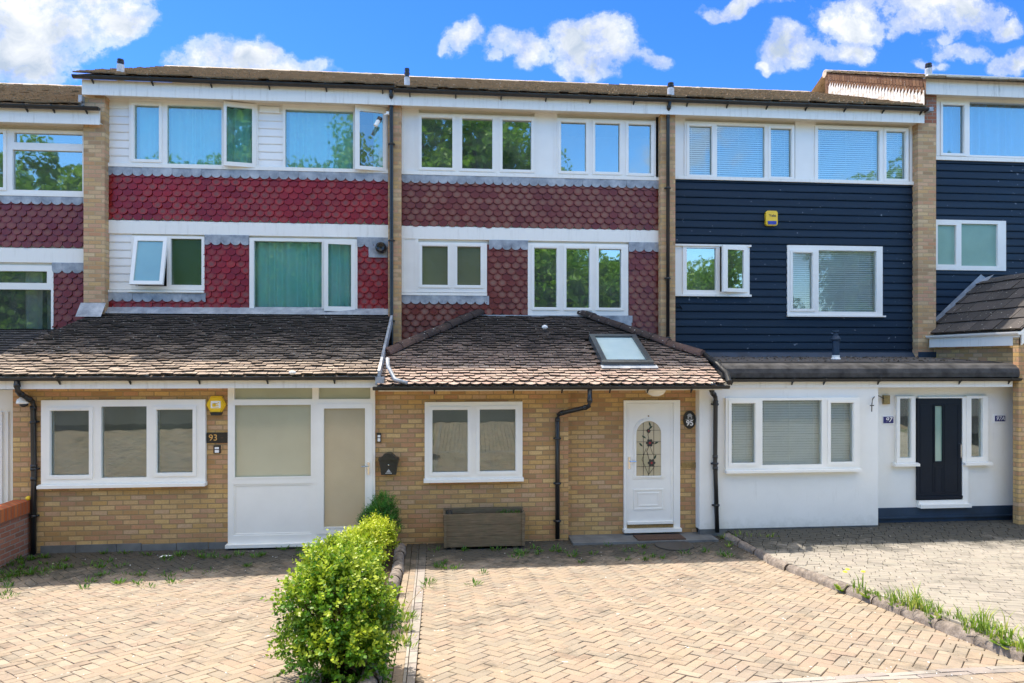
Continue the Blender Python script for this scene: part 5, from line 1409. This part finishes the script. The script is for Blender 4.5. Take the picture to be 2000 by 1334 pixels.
# letterbox
q = R(739, 779, 885, 927.5, EY - .1); x0, x1, z0, z1 = q; w_ = x1 - x0; h = z1 - z0
t = thing('letterbox', 'black wall letterbox with arched lid on the brick beside the frosted door', 'letterbox', (x0, EY, z0))
mb = MB(); mb.prism([(x0 + w_ * .14, z0), (x1 - w_ * .14, z0), (x1 - w_ * .03, z1 - h * .32), (x0 + w_ * .03, z1 - h * .32)], EY - .11, EY - .005); mb.build('box', 'black_plastic', t)
pts = [(x0, z1 - h * .32), (x1, z1 - h * .32), (x1, z1 - h * .24), (x1 - w_ * .16, z1 - h * .18), (x1 - w_ * .30, z1 - h * .04), (x1 - w_ * .42, z1), (x0 + w_ * .42, z1), (x0 + w_ * .30, z1 - h * .04), (x0 + w_ * .16, z1 - h * .18), (x0, z1 - h * .24)]
mb = MB(); mb.prism(pts, EY - .135, EY - .005); mb.build('lid', 'black_plastic', t)
mb = MB(); cx = (x0 + x1) / 2; mb.lathe((cx, EY - .11, z0 + h * .46), [(.010, 0), (.010, .006), (.004, .008)], 10, axis='y'); mb.build('lock', 'chrome', t)
mb = MB(); mb.prism([(cx - .035, z0 + h * .12), (cx + .035, z0 + h * .12), (cx + .02, z0 + h * .2), (cx, z0 + h * .27), (cx - .02, z0 + h * .2)], EY - .1125, EY - .1105); mb.box(cx - .05, cx + .05, EY - .1125, EY - .1105, z0 + h * .06, z0 + h * .10); mb.build('emblem', 'grey_plastic', t)
# oval 95
c = P(1347, 820, DY - .02)
t = thing('house_number_sign', 'black oval house sign reading 95 in white beside the stained glass door', 'house number', c)
mb = MB(); mb.prism([(c.x + .106 * cos(a), c.z + .15 * sin(a)) for a in [2 * pi * k / 28 for k in range(28)]], DY - .022, DY - .002); mb.build('plate', 'sign_black', t)
textmesh('95', .125, c.x, DY - .024, c.z - .055, 'sign_white', t, bold=.003)
mb = MB(); ob = c.z
mb.holes(c.x - .035, c.x + .04, ob + .02, ob + .075, [(c.x - .012, c.x + .018, ob + .015, ob + .05)], DY - .0245, DY - .0222)
mb.prism([(c.x - .05, ob + .07), (c.x + .05, ob + .07), (c.x + .01, ob + .105), (c.x - .02, ob + .10)], DY - .0245, DY - .0222)
mb.box(c.x - .07, c.x + .07, DY - .0245, DY - .0222, ob + .004, ob + .012)
mb.build('emblem', 'grey_plastic', t)
# brass letter plate
q = R(1331, 1361.5, 903, 913.5, DY)
t = thing('letter_plate', 'brass letter plate set in the brick right of the stained glass door', 'letter plate', (q[0], DY, q[2]))
mb = MB(); mb.box(q[0], q[1], DY - .012, DY, q[2], q[3]); mb.build('plate', 'brass', t)
mb = MB(); mb.box(q[0] + .035, q[1] - .035, DY - .018, DY - .012, q[2] + .02, q[3] - .018); mb.build('flap', 'brass', t)
# ceiling lamp above the door
q = R(1260, 1298.5, 766, 777, -2.35)
t = thing('porch_lamp', 'round cream dome lamp under the eaves above the stained glass door', 'lamp', ((q[0] + q[1]) / 2, -2.35, q[3]))
cx = (q[0] + q[1]) / 2; r_ = (q[1] - q[0]) / 2
mb = MB(); mb.lathe((cx, -2.38, 2.395), [(r_ * .35, -.105), (r_ * .75, -.075), (r_ * .95, -.035), (r_, -.0)], 22); mb.build('shade', 'lamp_glass', t, smooth=True)
mb = MB(); mb.lathe((cx, -2.38, 2.385), [(r_ * 1.04, 0), (r_ * 1.04, .018)], 22); mb.build('base', 'white_upvc', t)
# timber planter
q = R(866, 1026, 1003, 1062, -2.72); x0, x1 = q[0], q[1]; z0, z1 = .025, q[3]
t = thing('planter', 'weathered wooden trough planter below the two pane window', 'planter', ((x0 + x1) / 2, -2.6, z0))
yf, yb = -2.72, -2.38
mb = MB(); n_ = 3
for k in range(n_):
    a, b = z0 + (z1 - z0) * k / n_, z0 + (z1 - z0) * (k + 1) / n_ - .004
    ix = .018 * (1 - k / 2)
    mb.box(x0 + ix, x1 - ix, yf, yf + .025, a, b); mb.box(x0 + ix, x1 - ix, yb - .025, yb, a, b + .03)
    mb.box(x0 + ix, x0 + ix + .025, yf + .025, yb - .025, a, b); mb.box(x1 - ix - .025, x1 - ix, yf + .025, yb - .025, a, b)
mb.box(x0 + .01, x0 + .05, yf - .018, yf, z0, z1); mb.box(x1 - .05, x1 - .01, yf - .018, yf, z0, z1)
mb.build('trough', 'old_timber', t)
mb = MB(); mb.box(x0 + .03, x1 - .03, yf + .025, yb - .025, z0 + .04, z1 - .06); mb.build('soil', 'soil', t)
mb = MB()
for xx in (x0 + .15, x1 - .15): mb.box(xx - .04, xx + .04, yf + .03, yb - .03, -.03, z0)
mb.build('foot', 'timber_dark', t)
t = thing('garden_light', 'small black light standing in the left end of the wooden planter', 'light', (x0 + .08, yf + .06, z1))
mb = MB(); mb.lathe((x0 + .085, yf + .07, z1 - .06), [(.05, 0), (.055, .06), (.05, .10), (.03, .115)], 14); mb.build('body', 'black_plastic', t)
PLT = (x0, x1, yf, yb, z1)
# doormat and step, drain cover
mb = MB(); sx = R(1108, 1440, 1040, 1060, DY)
mb.box(xw1 + .02, 4.3, -2.62, DY - .0, -.06, .012); tag(mb.build('doorstep', 'slab'), 'low dark slab step below the stained glass door', 'step')
mb = MB(); mb.box(3.0, 3.78, -2.58, -2.27, .013, .03); tag(mb.build('doormat', 'doormat'), 'brown doormat on the slab in front of the stained glass door', 'doormat')
c = GH(1317, 1066)
mb = MB(); mb.lathe((c.x, c.y, gz(c.x, c.y)), [(.30, .0), (.30, .018), (.27, .02)], 24); tag(mb.build('drain_cover', 'iron'), 'round dark drain cover on the paving before the stained glass door', 'drain cover')
# yellow alarm box on the boards
q = R(1495.5, 1518, 412, 441, -.08); x0, x1, z0, z1 = q; w_ = x1 - x0; h = z1 - z0
t = thing('alarm_box', 'yellow rectangular alarm box with a blue base on the navy boards', 'alarm box', (x0, 0, z0))
b_ = .03
mb = MB(); pts = [(x0 + b_, z0), (x1 - b_, z0), (x1, z0 + b_), (x1, z1 - b_), (x1 - b_, z1), (x0 + b_, z1), (x0, z1 - b_), (x0, z0 + b_)]
mb.prism(pts, -.10, -.03); mb.build('cover', 'yellow_plastic', t)
mb = MB(); mb.prism([(x0 + w_ * .16, z0 + h * .08), (x1 - w_ * .16, z0 + h * .08), (x1 - w_ * .12, z0 + h * .30), (x0 + w_ * .12, z0 + h * .30)], -.115, -.10); mb.build('light_lens', 'blue_plastic', t)
cx, cz = (x0 + x1) / 2 + .01, z0 + h * .67
textmesh('Yale', .085, cx, -.1015, cz, 'sign_black', t, name='lettering', bold=.0015, fz=.8)
# cable duct dot on the boards
c = P(1323, 597, -.06); t = thing('cable_cover', 'small navy cable cover low on the left of the navy boards', 'cable cover', c)
mb = MB(); mb.box(c.x - .05, c.x + .045, -.075, -.03, c.z - .03, c.z + .035); mb.tube([(c.x + .04, -.06, c.z + .02), (c.x + .10, -.06, c.z - .06)], .012, 8); mb.build('cover', 'navy_gloss', t)
# cross lamp bracket
t = thing('wall_lamp', 'curved black iron lamp bracket with a cross shaped hook on the white render', 'lamp', P(1727, 778, RYD))
pts = []
e0 = P(1726, 779, RYD - .06); e1 = P(1703, 790, RYD - .35)
ctr = [P(1726, 779, RYD - .03), P(1722, 776, RYD - .08), P(1716, 773, RYD - .15), P(1709, 773.5, RYD - .23), P(1704.5, 779, RYD - .29), P(1703, 788, RYD - .32), P(1702.5, 804, RYD - .32)]
mb = MB(); mb.tube(ctr, .008, 8); c = P(1703, 792, RYD - .32); mb.box(c.x - .033, c.x + .033, c.y - .008, c.y + .008, c.z - .008, c.z + .008); mb.build('arm', 'iron', t)
q = R(1725.5, 1737, 772, 789.5, RYD - .03); mb = MB(); mb.box(q[0], q[1], RYD - .05, RYD, q[2], q[3]); mb.build('mount', 'brass', t)
# 97 and 97A
for (r4, txt, lab, frame) in [((1725.5, 1745.5, 813.5, 827), '97', 'blue house sign reading 97 left of the navy door', .004), ((1942, 1965.5, 810, 825), '97A', 'blue house sign reading 97A right of the navy door', .03)]:
    q = R(*r4, RYD - .02)
    t = thing('house_number_sign', lab, 'house number', (q[0], RYD, q[2]))
    mb = MB(); mb.box(q[0] - .01, q[1] + .01, RYD - .012, RYD, q[2] - .012, q[3] + .01); mb.build('backing', 'sign_white', t)
    i = grow(q, -frame * .6); mb = MB(); mb.box(i[0], i[1], RYD - .018, RYD - .012, i[2], i[3]); mb.build('plate', 'sign_blue', t)
    textmesh(txt, .118 if txt == '97' else .10, (i[0] + i[1]) / 2, RYD - .0195, (i[2] + i[3]) / 2, 'sign_white', t, shear=.25, bold=.001)
# the small grey bracket blob on the left porch gutter
c = P(571, 729, by0 - .08); mb = MB(); mb.lathe((c.x, c.y, c.z - .02), [(.02, 0), (.05, .02), (.055, .04), (.02, .055)], 12)
tag(mb.build('sensor', 'sign_white'), 'small white sensor clipped on the rim of the left porch gutter', 'sensor')
# pebble / ball on the porch roof
c = PP(1064, 641, p0 + cn * .06, cn)
mb = MB(); mb.lathe((c.x, c.y, c.z - .02), [(.02, 0), (.055, .03), (.05, .06), (.02, .08)], 12); tag(mb.build('ball', 'sign_white', smooth=True), 'pale ball lying on the hipped porch roof above the skylight', 'ball')

# garden wall at the left edge
t = thing('garden_wall', 'low red brick garden wall with orange brick coping at the left edge', 'wall', (-6.35, -3, 0))
mb = MB(); zc = .60
mb.box(-6.42, -6.22, -3.6, EY - .01, -.1, zc); mb.build('brickwork', 'red_brick', t)
mb = MB(); mb.box(-6.45, -6.19, -3.62, EY - .01, zc, zc + .19); mb.build('coping', 'red_coping', t)
mb = MB(); c = Vector((-6.22, -2.36, zc + .19)); mb.lathe(c, [(.02, 0), (.035, .02), (.03, .05), (.01, .06)], 12); tag(mb.build('ball', 'yellow_plastic', smooth=True), 'tiny orange ball on top of the red garden wall', 'ball')

# ================================================================== planting
def leafquad(mb, p, d, up, L, w_, r_):
    """one leaf as a bent diamond"""
    s = d.cross(up).normalized() * w_; m_ = p + d * (L * .45) + up * (L * .08)
    mb.add([p, m_ + s, p + d * L, m_ - s], [(0, 1, 2, 3)], 0, r_)
def rvec(rr): 
    while True:
        v = Vector((rr.uniform(-1, 1), rr.uniform(-1, 1), rr.uniform(-1, 1)))
        if .05 < v.length < 1: return v.normalized()
def shrub(name, label, base, lobes, ntw, L, m, seed, leaves=9, tw=.11, upb=.5, stems=8, group=None, cat='shrub', wr=.58, bare=0.0):
    rr = random.Random(seed); t = thing(name, label, cat, base, group); base = Vector(base)
    mb = MB(); tot = sum(l[3] * l[4] for l in lobes)
    for (cx, cy, cz, rx, rz, ry) in lobes:
        for _ in range(int(ntw * rx * rz / tot)):
            v = rvec(rr)
            if v.z < -.25 and rr.random() < .55: v.z = -v.z
            if sin(v.x * 8 + seed) * sin(v.y * 7 + 1) * sin(v.z * 8 + 2) < -.22 and rr.random() < .8: continue
            f = rr.uniform(.62, 1.0) ** .5 * (1 + .12 * sin(v.x * 7 + seed) * sin(v.z * 6))
            p = base + Vector((cx + v.x * rx * f, cy + v.y * ry * f, max(cz + v.z * rz * f, .03)))
            d = (v * .9 + rvec(rr) * .55 + Vector((0, 0, upb))).normalized(); k0 = rr.random()
            br = .28 + .3 * v.z + (f - .82) * 1.6 + rr.uniform(-.22, .22)  # yellow tips outside; top painted lighter and inside darker, as if lit
            ln = tw * rr.uniform(.7, 1.5)
            for q in range(leaves):
                a = q * 2.4 + k0 * 6; side = (d.orthogonal().normalized())
                side = Matrix.Rotation(a, 3, d) @ side
                pp = p + d * ln * q / leaves
                dd_ = (side * .8 + d * .7).normalized()
                leafquad(mb, pp, dd_, (d + side * -.3).normalized(), L * rr.uniform(.7, 1.25) * (1.0 - .25 * q / leaves), L * wr * rr.uniform(.8, 1.2) * .5, min(1, max(0, br + rr.uniform(-.15, .15) + .25 * q / leaves)))
    mb.build('foliage', m, t, attrs=True)
    mb = MB()
    for _ in range(stems):
        l = rr.choice(lobes); p1 = base + Vector((l[0] + rr.uniform(-.6, .6) * l[3], l[1] + rr.uniform(-.6, .6) * l[5], l[2] + rr.uniform(-.3, .5) * l[4]))
        p0_ = base + Vector((rr.uniform(-.08, .08), rr.uniform(-.08, .08), -.02)); pm = p0_.lerp(p1, .5) + Vector((rr.uniform(-.05, .05), rr.uniform(-.05, .05), .06))
        mb.tube([p0_, pm, p1], [.012, .008, .004], 5)
    mb.build('stems', 'twig', t)
    return t
G = 'shrubs along the planting bed'
def bc(px, py, dx=0, dy=0):      # base point on the bed
    c = GH(px, py); return (c.x + dx, c.y + dy, gz(c.x, c.y, .02))
# front: broad glossy box shrub
def sb(px, py): c = GH(px, py); return (c.x, c.y, gz(c.x, c.y, .02))
shrub('box_shrub', 'large glossy green shrub nearest the camera in the planting bed', sb(662, 1318),
      [(0, 0, .44, .30, .33, .32), (-.24, -.05, .48, .16, .20, .2), (.25, -.05, .38, .15, .24, .2), (.02, .12, .64, .22, .16, .22), (.05, -.28, .20, .28, .20, .16), (-.20, .0, .18, .20, .20, .22), (.18, -.2, .12, .2, .14, .2), (-.12, .1, .72, .10, .10, .1), (.26, .1, .20, .12, .14, .1)], 1650, .046, 'box_leaf', 1, stems=44, leaves=9, tw=.13, group=G)
shrub('box_shrub', 'bright green shrub second from the camera, behind the large glossy one', sb(672, 1226),
      [(0, -.02, .46, .26, .30, .26), (-.18, -.05, .54, .13, .20, .16), (.14, .0, .50, .16, .20, .2)], 900, .044, 'box_leaf', 2, stems=16, leaves=9, tw=.12, group=G)
shrub('lime_shrub', 'yellow lime leaved shrub in the middle of the planting bed', sb(706, 1160),
      [(-.04, 0, .40, .23, .25, .26), (.08, .10, .50, .15, .18, .2), (-.18, -.1, .42, .15, .19, .18)], 800, .042, 'lime_leaf', 3, stems=12, leaves=9, tw=.12, upb=.8, group=G)
shrub('lime_shrub', 'yellow lime shrub just in front of the dark conifer', sb(734, 1108),
      [(0, 0, .32, .22, .25, .24), (-.04, .05, .46, .14, .14, .16), (.12, .0, .40, .12, .15, .14)], 650, .036, 'lime_leaf', 4, stems=6, leaves=9, upb=.9, group=G)
shrub('dwarf_conifer', 'dark green conifer against the wall between the frosted door and the brick', sb(745, 1074),
      [(0, 0, .34, .25, .34, .26), (.03, 0, .56, .18, .20, .2), (-.10, -.05, .34, .22, .24, .2)], 1100, .034, 'conifer_leaf', 5, stems=5, leaves=12, tw=.10, upb=.9, group=G, cat='conifer', wr=.3)
# long dry seed stalks leaning out of the hedge
def sprout(px, py, h, seed, m='grass_leaf', lab='', n=9, off=-.02, spread=.5, L=None, name='weed', w_=.006):
    rr = random.Random(seed); c = GH(px, py, off); mb = MB(); z0 = gz(c.x, c.y, off)
    for _ in range(n):
        a = rr.uniform(0, 2 * pi); hh_ = h * rr.uniform(.5, 1.1); o_ = Vector((c.x + rr.uniform(-.03, .03), c.y + rr.uniform(-.03, .03), z0))
        d = Vector((cos(a) * spread, sin(a) * spread, 1)).normalized(); s = Vector((-sin(a), cos(a), 0)) * w_ * rr.uniform(.7, 1.4); dr_ = Vector((cos(a), sin(a), -.3)) * hh_ * .25
        p1, p2 = o_ + d * hh_ * .55, o_ + d * hh_ + dr_
        mb.add([o_ - s, o_ + s, p1 + s * .9, p1 - s * .9, p2], [(0, 1, 2, 3), (3, 2, 4)], 0, rr.random())
    return mb
def rosette(px, py, r_, seed, off=-.02, n=14, m='grass_leaf'):
    rr = random.Random(seed); c = GH(px, py, off); mb = MB(); z0 = gz(c.x, c.y, off)
    for k in range(n):
        a = rr.uniform(0, 2 * pi); d = Vector((cos(a), sin(a), rr.uniform(.3, 1.6))).normalized(); L = r_ * rr.uniform(.6, 1.2)
        leafquad(mb, Vector((c.x + rr.uniform(-.02, .02), c.y + rr.uniform(-.02, .02), z0 + .01)), d, Vector((0, 0, 1)), L, L * .22, rr.random())
    return mb
mb = MB(); rr = random.Random(31)
for (px, py, tx, tz) in [(640, 1120, -.22, .42), (655, 1120, -.12, .50), (700, 1090, -.10, .40), (712, 1085, .02, .62), (720, 1090, .06, .60), (770, 1240, .26, .40), (600, 1310, -.28, .30), (640, 1325, -.10, .22), (720, 1325, .16, .2)]:
    c = GH(px, py); a = Vector((c.x, c.y, gz(c.x, c.y))); b = a + Vector((tx, rr.uniform(-.08, .08), tz)); m_ = a.lerp(b, .6) + Vector((0, 0, .06))
    mb.tube([a, m_, b], [.004, .003, .0015], 5); d = (b - m_).normalized()
    for q in range(8): leafquad(mb, b - d * .012 * q, (d + rvec(rr) * .4).normalized(), Vector((0, 0, 1)), .03, .004, 1)
tag(mb.build('dry_stalks', 'dry_straw', attrs=True), 'thin dry straw stalks leaning out of the shrubs', 'stalks')
GW = 'weeds rooted along the right stone kerb'
WL = [((1507, 1092), 'small bright weed at the top of the right stone kerb where the shade ends', .10), ((1588, 1125), 'tiny weed on the near side of the right kerb', .07), ((1645, 1158), 'leafy weed below the yellow flowers beside the right kerb', .12),
      ((1700, 1176), 'round leaved weed with reddish base halfway along the right kerb', .12), ((1722, 1182), 'small weed touching the larger round leaved one', .08), ((1756, 1196), 'yellow green rosette weed by the right kerb', .12),
      ((1828, 1222), 'two leaved green weed in a gap of the right kerb', .13), ((1928, 1252), 'narrow green weed before the last stretch of kerb', .12), ((1975, 1278), 'leafy weed clump at the right picture edge', .16)]
for k, (c, lab, r_) in enumerate(WL):
    mb = rosette(c[0], c[1], r_, 60 + k, n=22); o = mb.build('weed', 'grass_leaf', attrs=True); tag(o, lab, 'weed', GW)
mb = MB()
for k, (px, py) in enumerate([(1668, 1150), (1672, 1158), (1684, 1148)]):
    m2 = sprout(px, py, .22, 90 + k, n=3, off=.07, spread=.15); mb.v_ = 0
    b = len(mb.v); mb.add(m2.v, m2.f, 0, .4)
    top = max(m2.v, key=lambda q: q[2]); mb.lathe((top[0], top[1], top[2]), [(.01, 0), (.026, .006), (.02, .014)], 8, 1)
tag(mb.build('dandelion', ['grass_leaf', 'petal_yellow'], attrs=True), 'yellow flowered dandelion standing behind the right kerb', 'flower')
# grass behind the right kerb
def grass_run(pts, n, h, seed, off, m='grass_leaf', name='grass', wid=.06, lab=None, clump=4):
    rr = random.Random(seed); mb = MB()
    for _ in range(n):
        k = rr.randrange(len(pts) - 1); t_ = rr.random(); px = pts[k][0] + (pts[k + 1][0] - pts[k][0]) * t_; py = pts[k][1] + (pts[k + 1][1] - pts[k][1]) * t_
        dens_ = .5 + .5 * sin(px * .045 + seed)
        if rr.random() > .35 + dens_: continue
        c = GH(px, py, off); c.x += rr.gauss(0, wid); c.y += rr.gauss(0, wid); z0 = gz(c.x, c.y, off); hh_ = h * rr.uniform(.35, 1.15) * (.5 + .7 * dens_)
        for _b in range(clump):
            a = rr.uniform(0, 2 * pi); sp = rr.uniform(.1, .6); d = Vector((cos(a) * sp, sin(a) * sp, 1)).normalized(); s = Vector((-sin(a), cos(a), 0)) * .004 * rr.uniform(.7, 1.5)
            l_ = hh_ * rr.uniform(.5, 1.1); o_ = Vector((c.x + rr.uniform(-.015, .015), c.y + rr.uniform(-.015, .015), z0)); p1 = o_ + d * l_ * .6; p2 = o_ + d * l_ + Vector((cos(a), sin(a), -.4)) * l_ * .18
            mb.add([o_ - s, o_ + s, p1 + s, p1 - s, p2], [(0, 1, 2, 3), (3, 2, 4)], 0, rr.random())
    o = mb.build(name, m, attrs=True); tag(o, kind='stuff'); 
    if lab: o['label'] = lab; o['category'] = 'grass'
    return o
grass_run([(1690, 1158), (1780, 1185), (1880, 1215), (1990, 1262), (2060, 1290)], 230, .23, 3, .07, lab='tall yellow green grass growing behind the right stone kerb')
grass_run([(1420, 1046), (1520, 1050)], 16, .12, 5, .07, 'grass_leaf', lab='thin grass at the foot of the white render')
def weed_patch(boxes, seed, lab, m='shade_weed', off=-.02, h=.05):
    rr = random.Random(seed); mb = MB()
    for (x0, x1, y0, y1, n) in boxes:
        for _ in range(n):
            c = GH(rr.uniform(x0, x1), rr.uniform(y0, y1), off); z0 = gz(c.x, c.y, off); R_ = rr.uniform(.02, .07)
            for _l in range(rr.randint(10, 30)):
                a = rr.uniform(0, 2 * pi); rad_ = R_ * sqrt(rr.random()) * 1.6; d = Vector((cos(a) * .7, sin(a) * .7, rr.uniform(.4, 1.5))).normalized(); l_ = h * rr.uniform(.5, 1.9)
                leafquad(mb, Vector((c.x + cos(a) * rad_, c.y + sin(a) * rad_ * .7, z0)), d, Vector((0, 0, 1)), l_, l_ * .09 + .002, rr.random())
    o = mb.build('ground_weeds', m, attrs=True); tag(o, lab, 'weeds', kind='stuff')
weed_patch([(20, 90, 1090, 1125, 12), (75, 160, 1078, 1115, 8), (-30, 60, 1100, 1130, 8), (160, 460, 1080, 1092, 14), (60, 330, 1095, 1110, 7), (120, 300, 1120, 1155, 8), (260, 340, 1105, 1145, 3), (440, 640, 1068, 1090, 13), (100, 600, 1095, 1140, 8), (0, 20, 1125, 1170, 6)], 1, 'low green weeds in the shaded paving before the left porch')
weed_patch([(800, 1060, 1068, 1085, 8), (840, 900, 1100, 1112, 4), (960, 1050, 1072, 1104, 6), (1060, 1240, 1062, 1100, 9), (1240, 1440, 1058, 1100, 9), (1100, 1400, 1070, 1105, 5), (830, 1010, 1110, 1160, 4)], 2, 'scattered green weeds in the shaded paving before the hipped porch')
weed_patch([(782, 800, 1110, 1300, 10), (1400, 1480, 1050, 1075, 6), (1560, 1990, 1130, 1134, 0)], 3, 'weeds in the joints beside the left stone kerb', 'grass_leaf')
mb = MB(); rr = random.Random(8)
for _ in range(70):
    xx = rr.uniform(PLT[1] - .42, PLT[1] - .05); yy_ = rr.uniform(PLT[2] + .05, PLT[3] - .05); a = rr.uniform(0, 6.28)
    leafquad(mb, Vector((xx, yy_, PLT[4] - .07)), Vector((cos(a) * .6, sin(a) * .6, 1)).normalized(), Vector((0, 0, 1)), rr.uniform(.05, .12), .006, rr.random())
tag(mb.build('planter_grass', 'shade_weed', attrs=True), 'tuft of grass growing in the right end of the wooden planter', 'grass')
# debris on the flat roof and moss in the gutters
mb = MB(); rr = random.Random(12)
for _ in range(700):
    x = rr.uniform(4.6, 9.5); y = -rr.random() ** 1.5 * 1.9 - .08; z = 2.935 + (y + .03) * .0457; s = rr.uniform(.006, .03)
    if rr.random() > .35 + .5 * abs(sin(x * 1.7)): continue
    a = rr.uniform(0, pi); mb.add([(x - s * cos(a), y - s * sin(a), z), (x + s * sin(a), y - s * cos(a), z), (x + s * cos(a), y + s * sin(a), z), (x, y, z + s * rr.uniform(.4, 1.0))], [(0, 1, 3), (1, 2, 3), (2, 0, 3)], rr.choice([0, 0, 0, 0, 1]))
tag(mb.build('roof_debris', ['debris', 'slab']), 'dead leaves and grit lying on the flat roof', 'debris', kind='stuff')
mb = MB(); rr = random.Random(13)
for _ in range(260):
    px, py = rr.choice([(rr.uniform(820, 1500), rr.uniform(1130, 1330)), (rr.uniform(20, 560), rr.uniform(1150, 1330)), (rr.uniform(100, 1400), rr.uniform(1075, 1140)), (rr.uniform(1650, 1950), rr.uniform(1230, 1330))]); c = GH(px, py); z = gz(c.x, c.y) + .002; s = rr.uniform(.003, .011) 
    a = rr.uniform(0, pi); mb.add([(c.x - s * cos(a), c.y - s * sin(a), z), (c.x + s * sin(a), c.y - s * cos(a), z), (c.x + s * cos(a), c.y + s * sin(a), z), (c.x, c.y, z + s * .7)], [(0, 1, 3), (1, 2, 3), (2, 0, 3)], rr.choice([0, 1, 1]))
tag(mb.build('litter', ['debris', 'sign_white']), 'specks of grit and petals scattered over the paving', 'grit', kind='stuff')
# crumpled scrap of paper in the shade
c = GH(325, 1088); mb = MB(); z = gz(0, c.y) + .004
mb.add([(c.x - .10, c.y - .02, z), (c.x - .02, c.y - .04, z + .012), (c.x + .10, c.y, z + .02), (c.x + .02, c.y + .03, z + .015), (c.x - .06, c.y + .02, z + .02)], [(0, 1, 3, 4), (1, 2, 3)]); tag(mb.build('paper_scrap', 'sign_white'), 'scrap of white paper on the shaded paving before the left porch', 'paper')

# ------------------------------------------------------------------ trees across the road, seen in the window panes
def tree(label, x, y, h, rad_, seed, n=19000, leafs=.27, low=.02):
    rr = random.Random(seed); t = thing('tree', label, 'tree', (x, y, 1.0), 'trees across the road')
    mb = MB(); pts = [Vector((x, y, 1.0)), Vector((x + rr.uniform(-.3, .3), y, 1 + h * .3)), Vector((x + rr.uniform(-.5, .5), y, 1 + h * .7))]
    mb.tube(pts, [.30, .22, .09], 8)
    cl = []
    for k in range(46):
        v = rvec(rr); f = rr.uniform(.3, 1.0); c = Vector((x + v.x * rad_ * f, y + v.y * rad_ * f, 1 + h * (low + 1) / 2 + v.z * h * (1 - low) / 2 * f)); cl.append((c, rr.uniform(1.0, 1.9)))
        if k % 2: mb.tube([pts[1].lerp(pts[2], rr.random()), c], [.07, .02], 5)
    mb.build('trunk', 'bark', t)
    mb = MB()
    for _ in range(n):
        c, r_ = rr.choice(cl); v = rvec(rr); p = c + v * r_ * rr.uniform(.3, 1) ** .5
        d = (rvec(rr) + Vector((0, 0, -.2))).normalized(); leafquad(mb, p, d, rvec(rr), leafs * rr.uniform(.6, 1.3), leafs * .34, min(1, max(0, .5 + .35 * v.z + rr.uniform(-.3, .3))))
    for _ in range(n // 5):
        v = rvec(rr) * rr.random() ** .4; p = Vector((x + v.x * rad_ * .82, y + v.y * rad_ * .82, 1 + h * (low + 1) / 2 + v.z * h * .40))
        leafquad(mb, p, rvec(rr), rvec(rr), .55 * rr.uniform(.6, 1.2), .2, rr.uniform(0, .7))
    mb.build('crown', 'tree_leaf', t, attrs=True)
TX = [(-27, -28, 14, 5.5), (-20.5, -27, 14.0, 5.2), (-15, -29, 13.2, 5.2), (-10, -27, 12.8, 5.0), (-5.8, -26, 14.0, 4.6), (-1.5, -28, 19.5, 5.0), (2.6, -27, 19.0, 4.6), (5.4, -25, 8.8, 3.6), (10.5, -26.5, 8.4, 4.2), (17, -29, 7.0, 4.5), (28, -27, 13.5, 5.0), (35, -28, 15, 5)]
TL = ['tall leafy tree across the road, farthest left of its row', 'broad leafy tree across the road, second from the left end', 'leafy tree across the road, third from the left end', 'lower rounded tree across the road, fourth from the left end', 'leafy tree across the road opposite the house with bright red tiles', 'tallest leafy tree across the road', 'narrow tall tree across the road next to the tallest one', 'low rounded tree in front of the narrow tall one across the road', 'low bushy tree across the road opposite the navy house', 'lowest wide tree across the road, third from the right end', 'leafy tree across the road, second from the right end', 'large leafy tree across the road, farthest right of its row']
for k, (x, y, h, r_) in enumerate(TX): tree(TL[k], x, y, h, r_, 100 + k)
mb = MB(); rr = random.Random(77)
for _ in range(9000):
    x = rr.uniform(-40, 40); z = 1 + rr.random() * 2.6 * (.8 + .2 * sin(x)); y = -24.2 + rr.uniform(-.5, .5)
    leafquad(mb, Vector((x, y, z)), rvec(rr), rvec(rr), .3 * rr.uniform(.6, 1.2), .09, rr.random())
tag(mb.build('hedge', 'tree_leaf', attrs=True), 'long green hedge across the road under the trees', 'hedge')
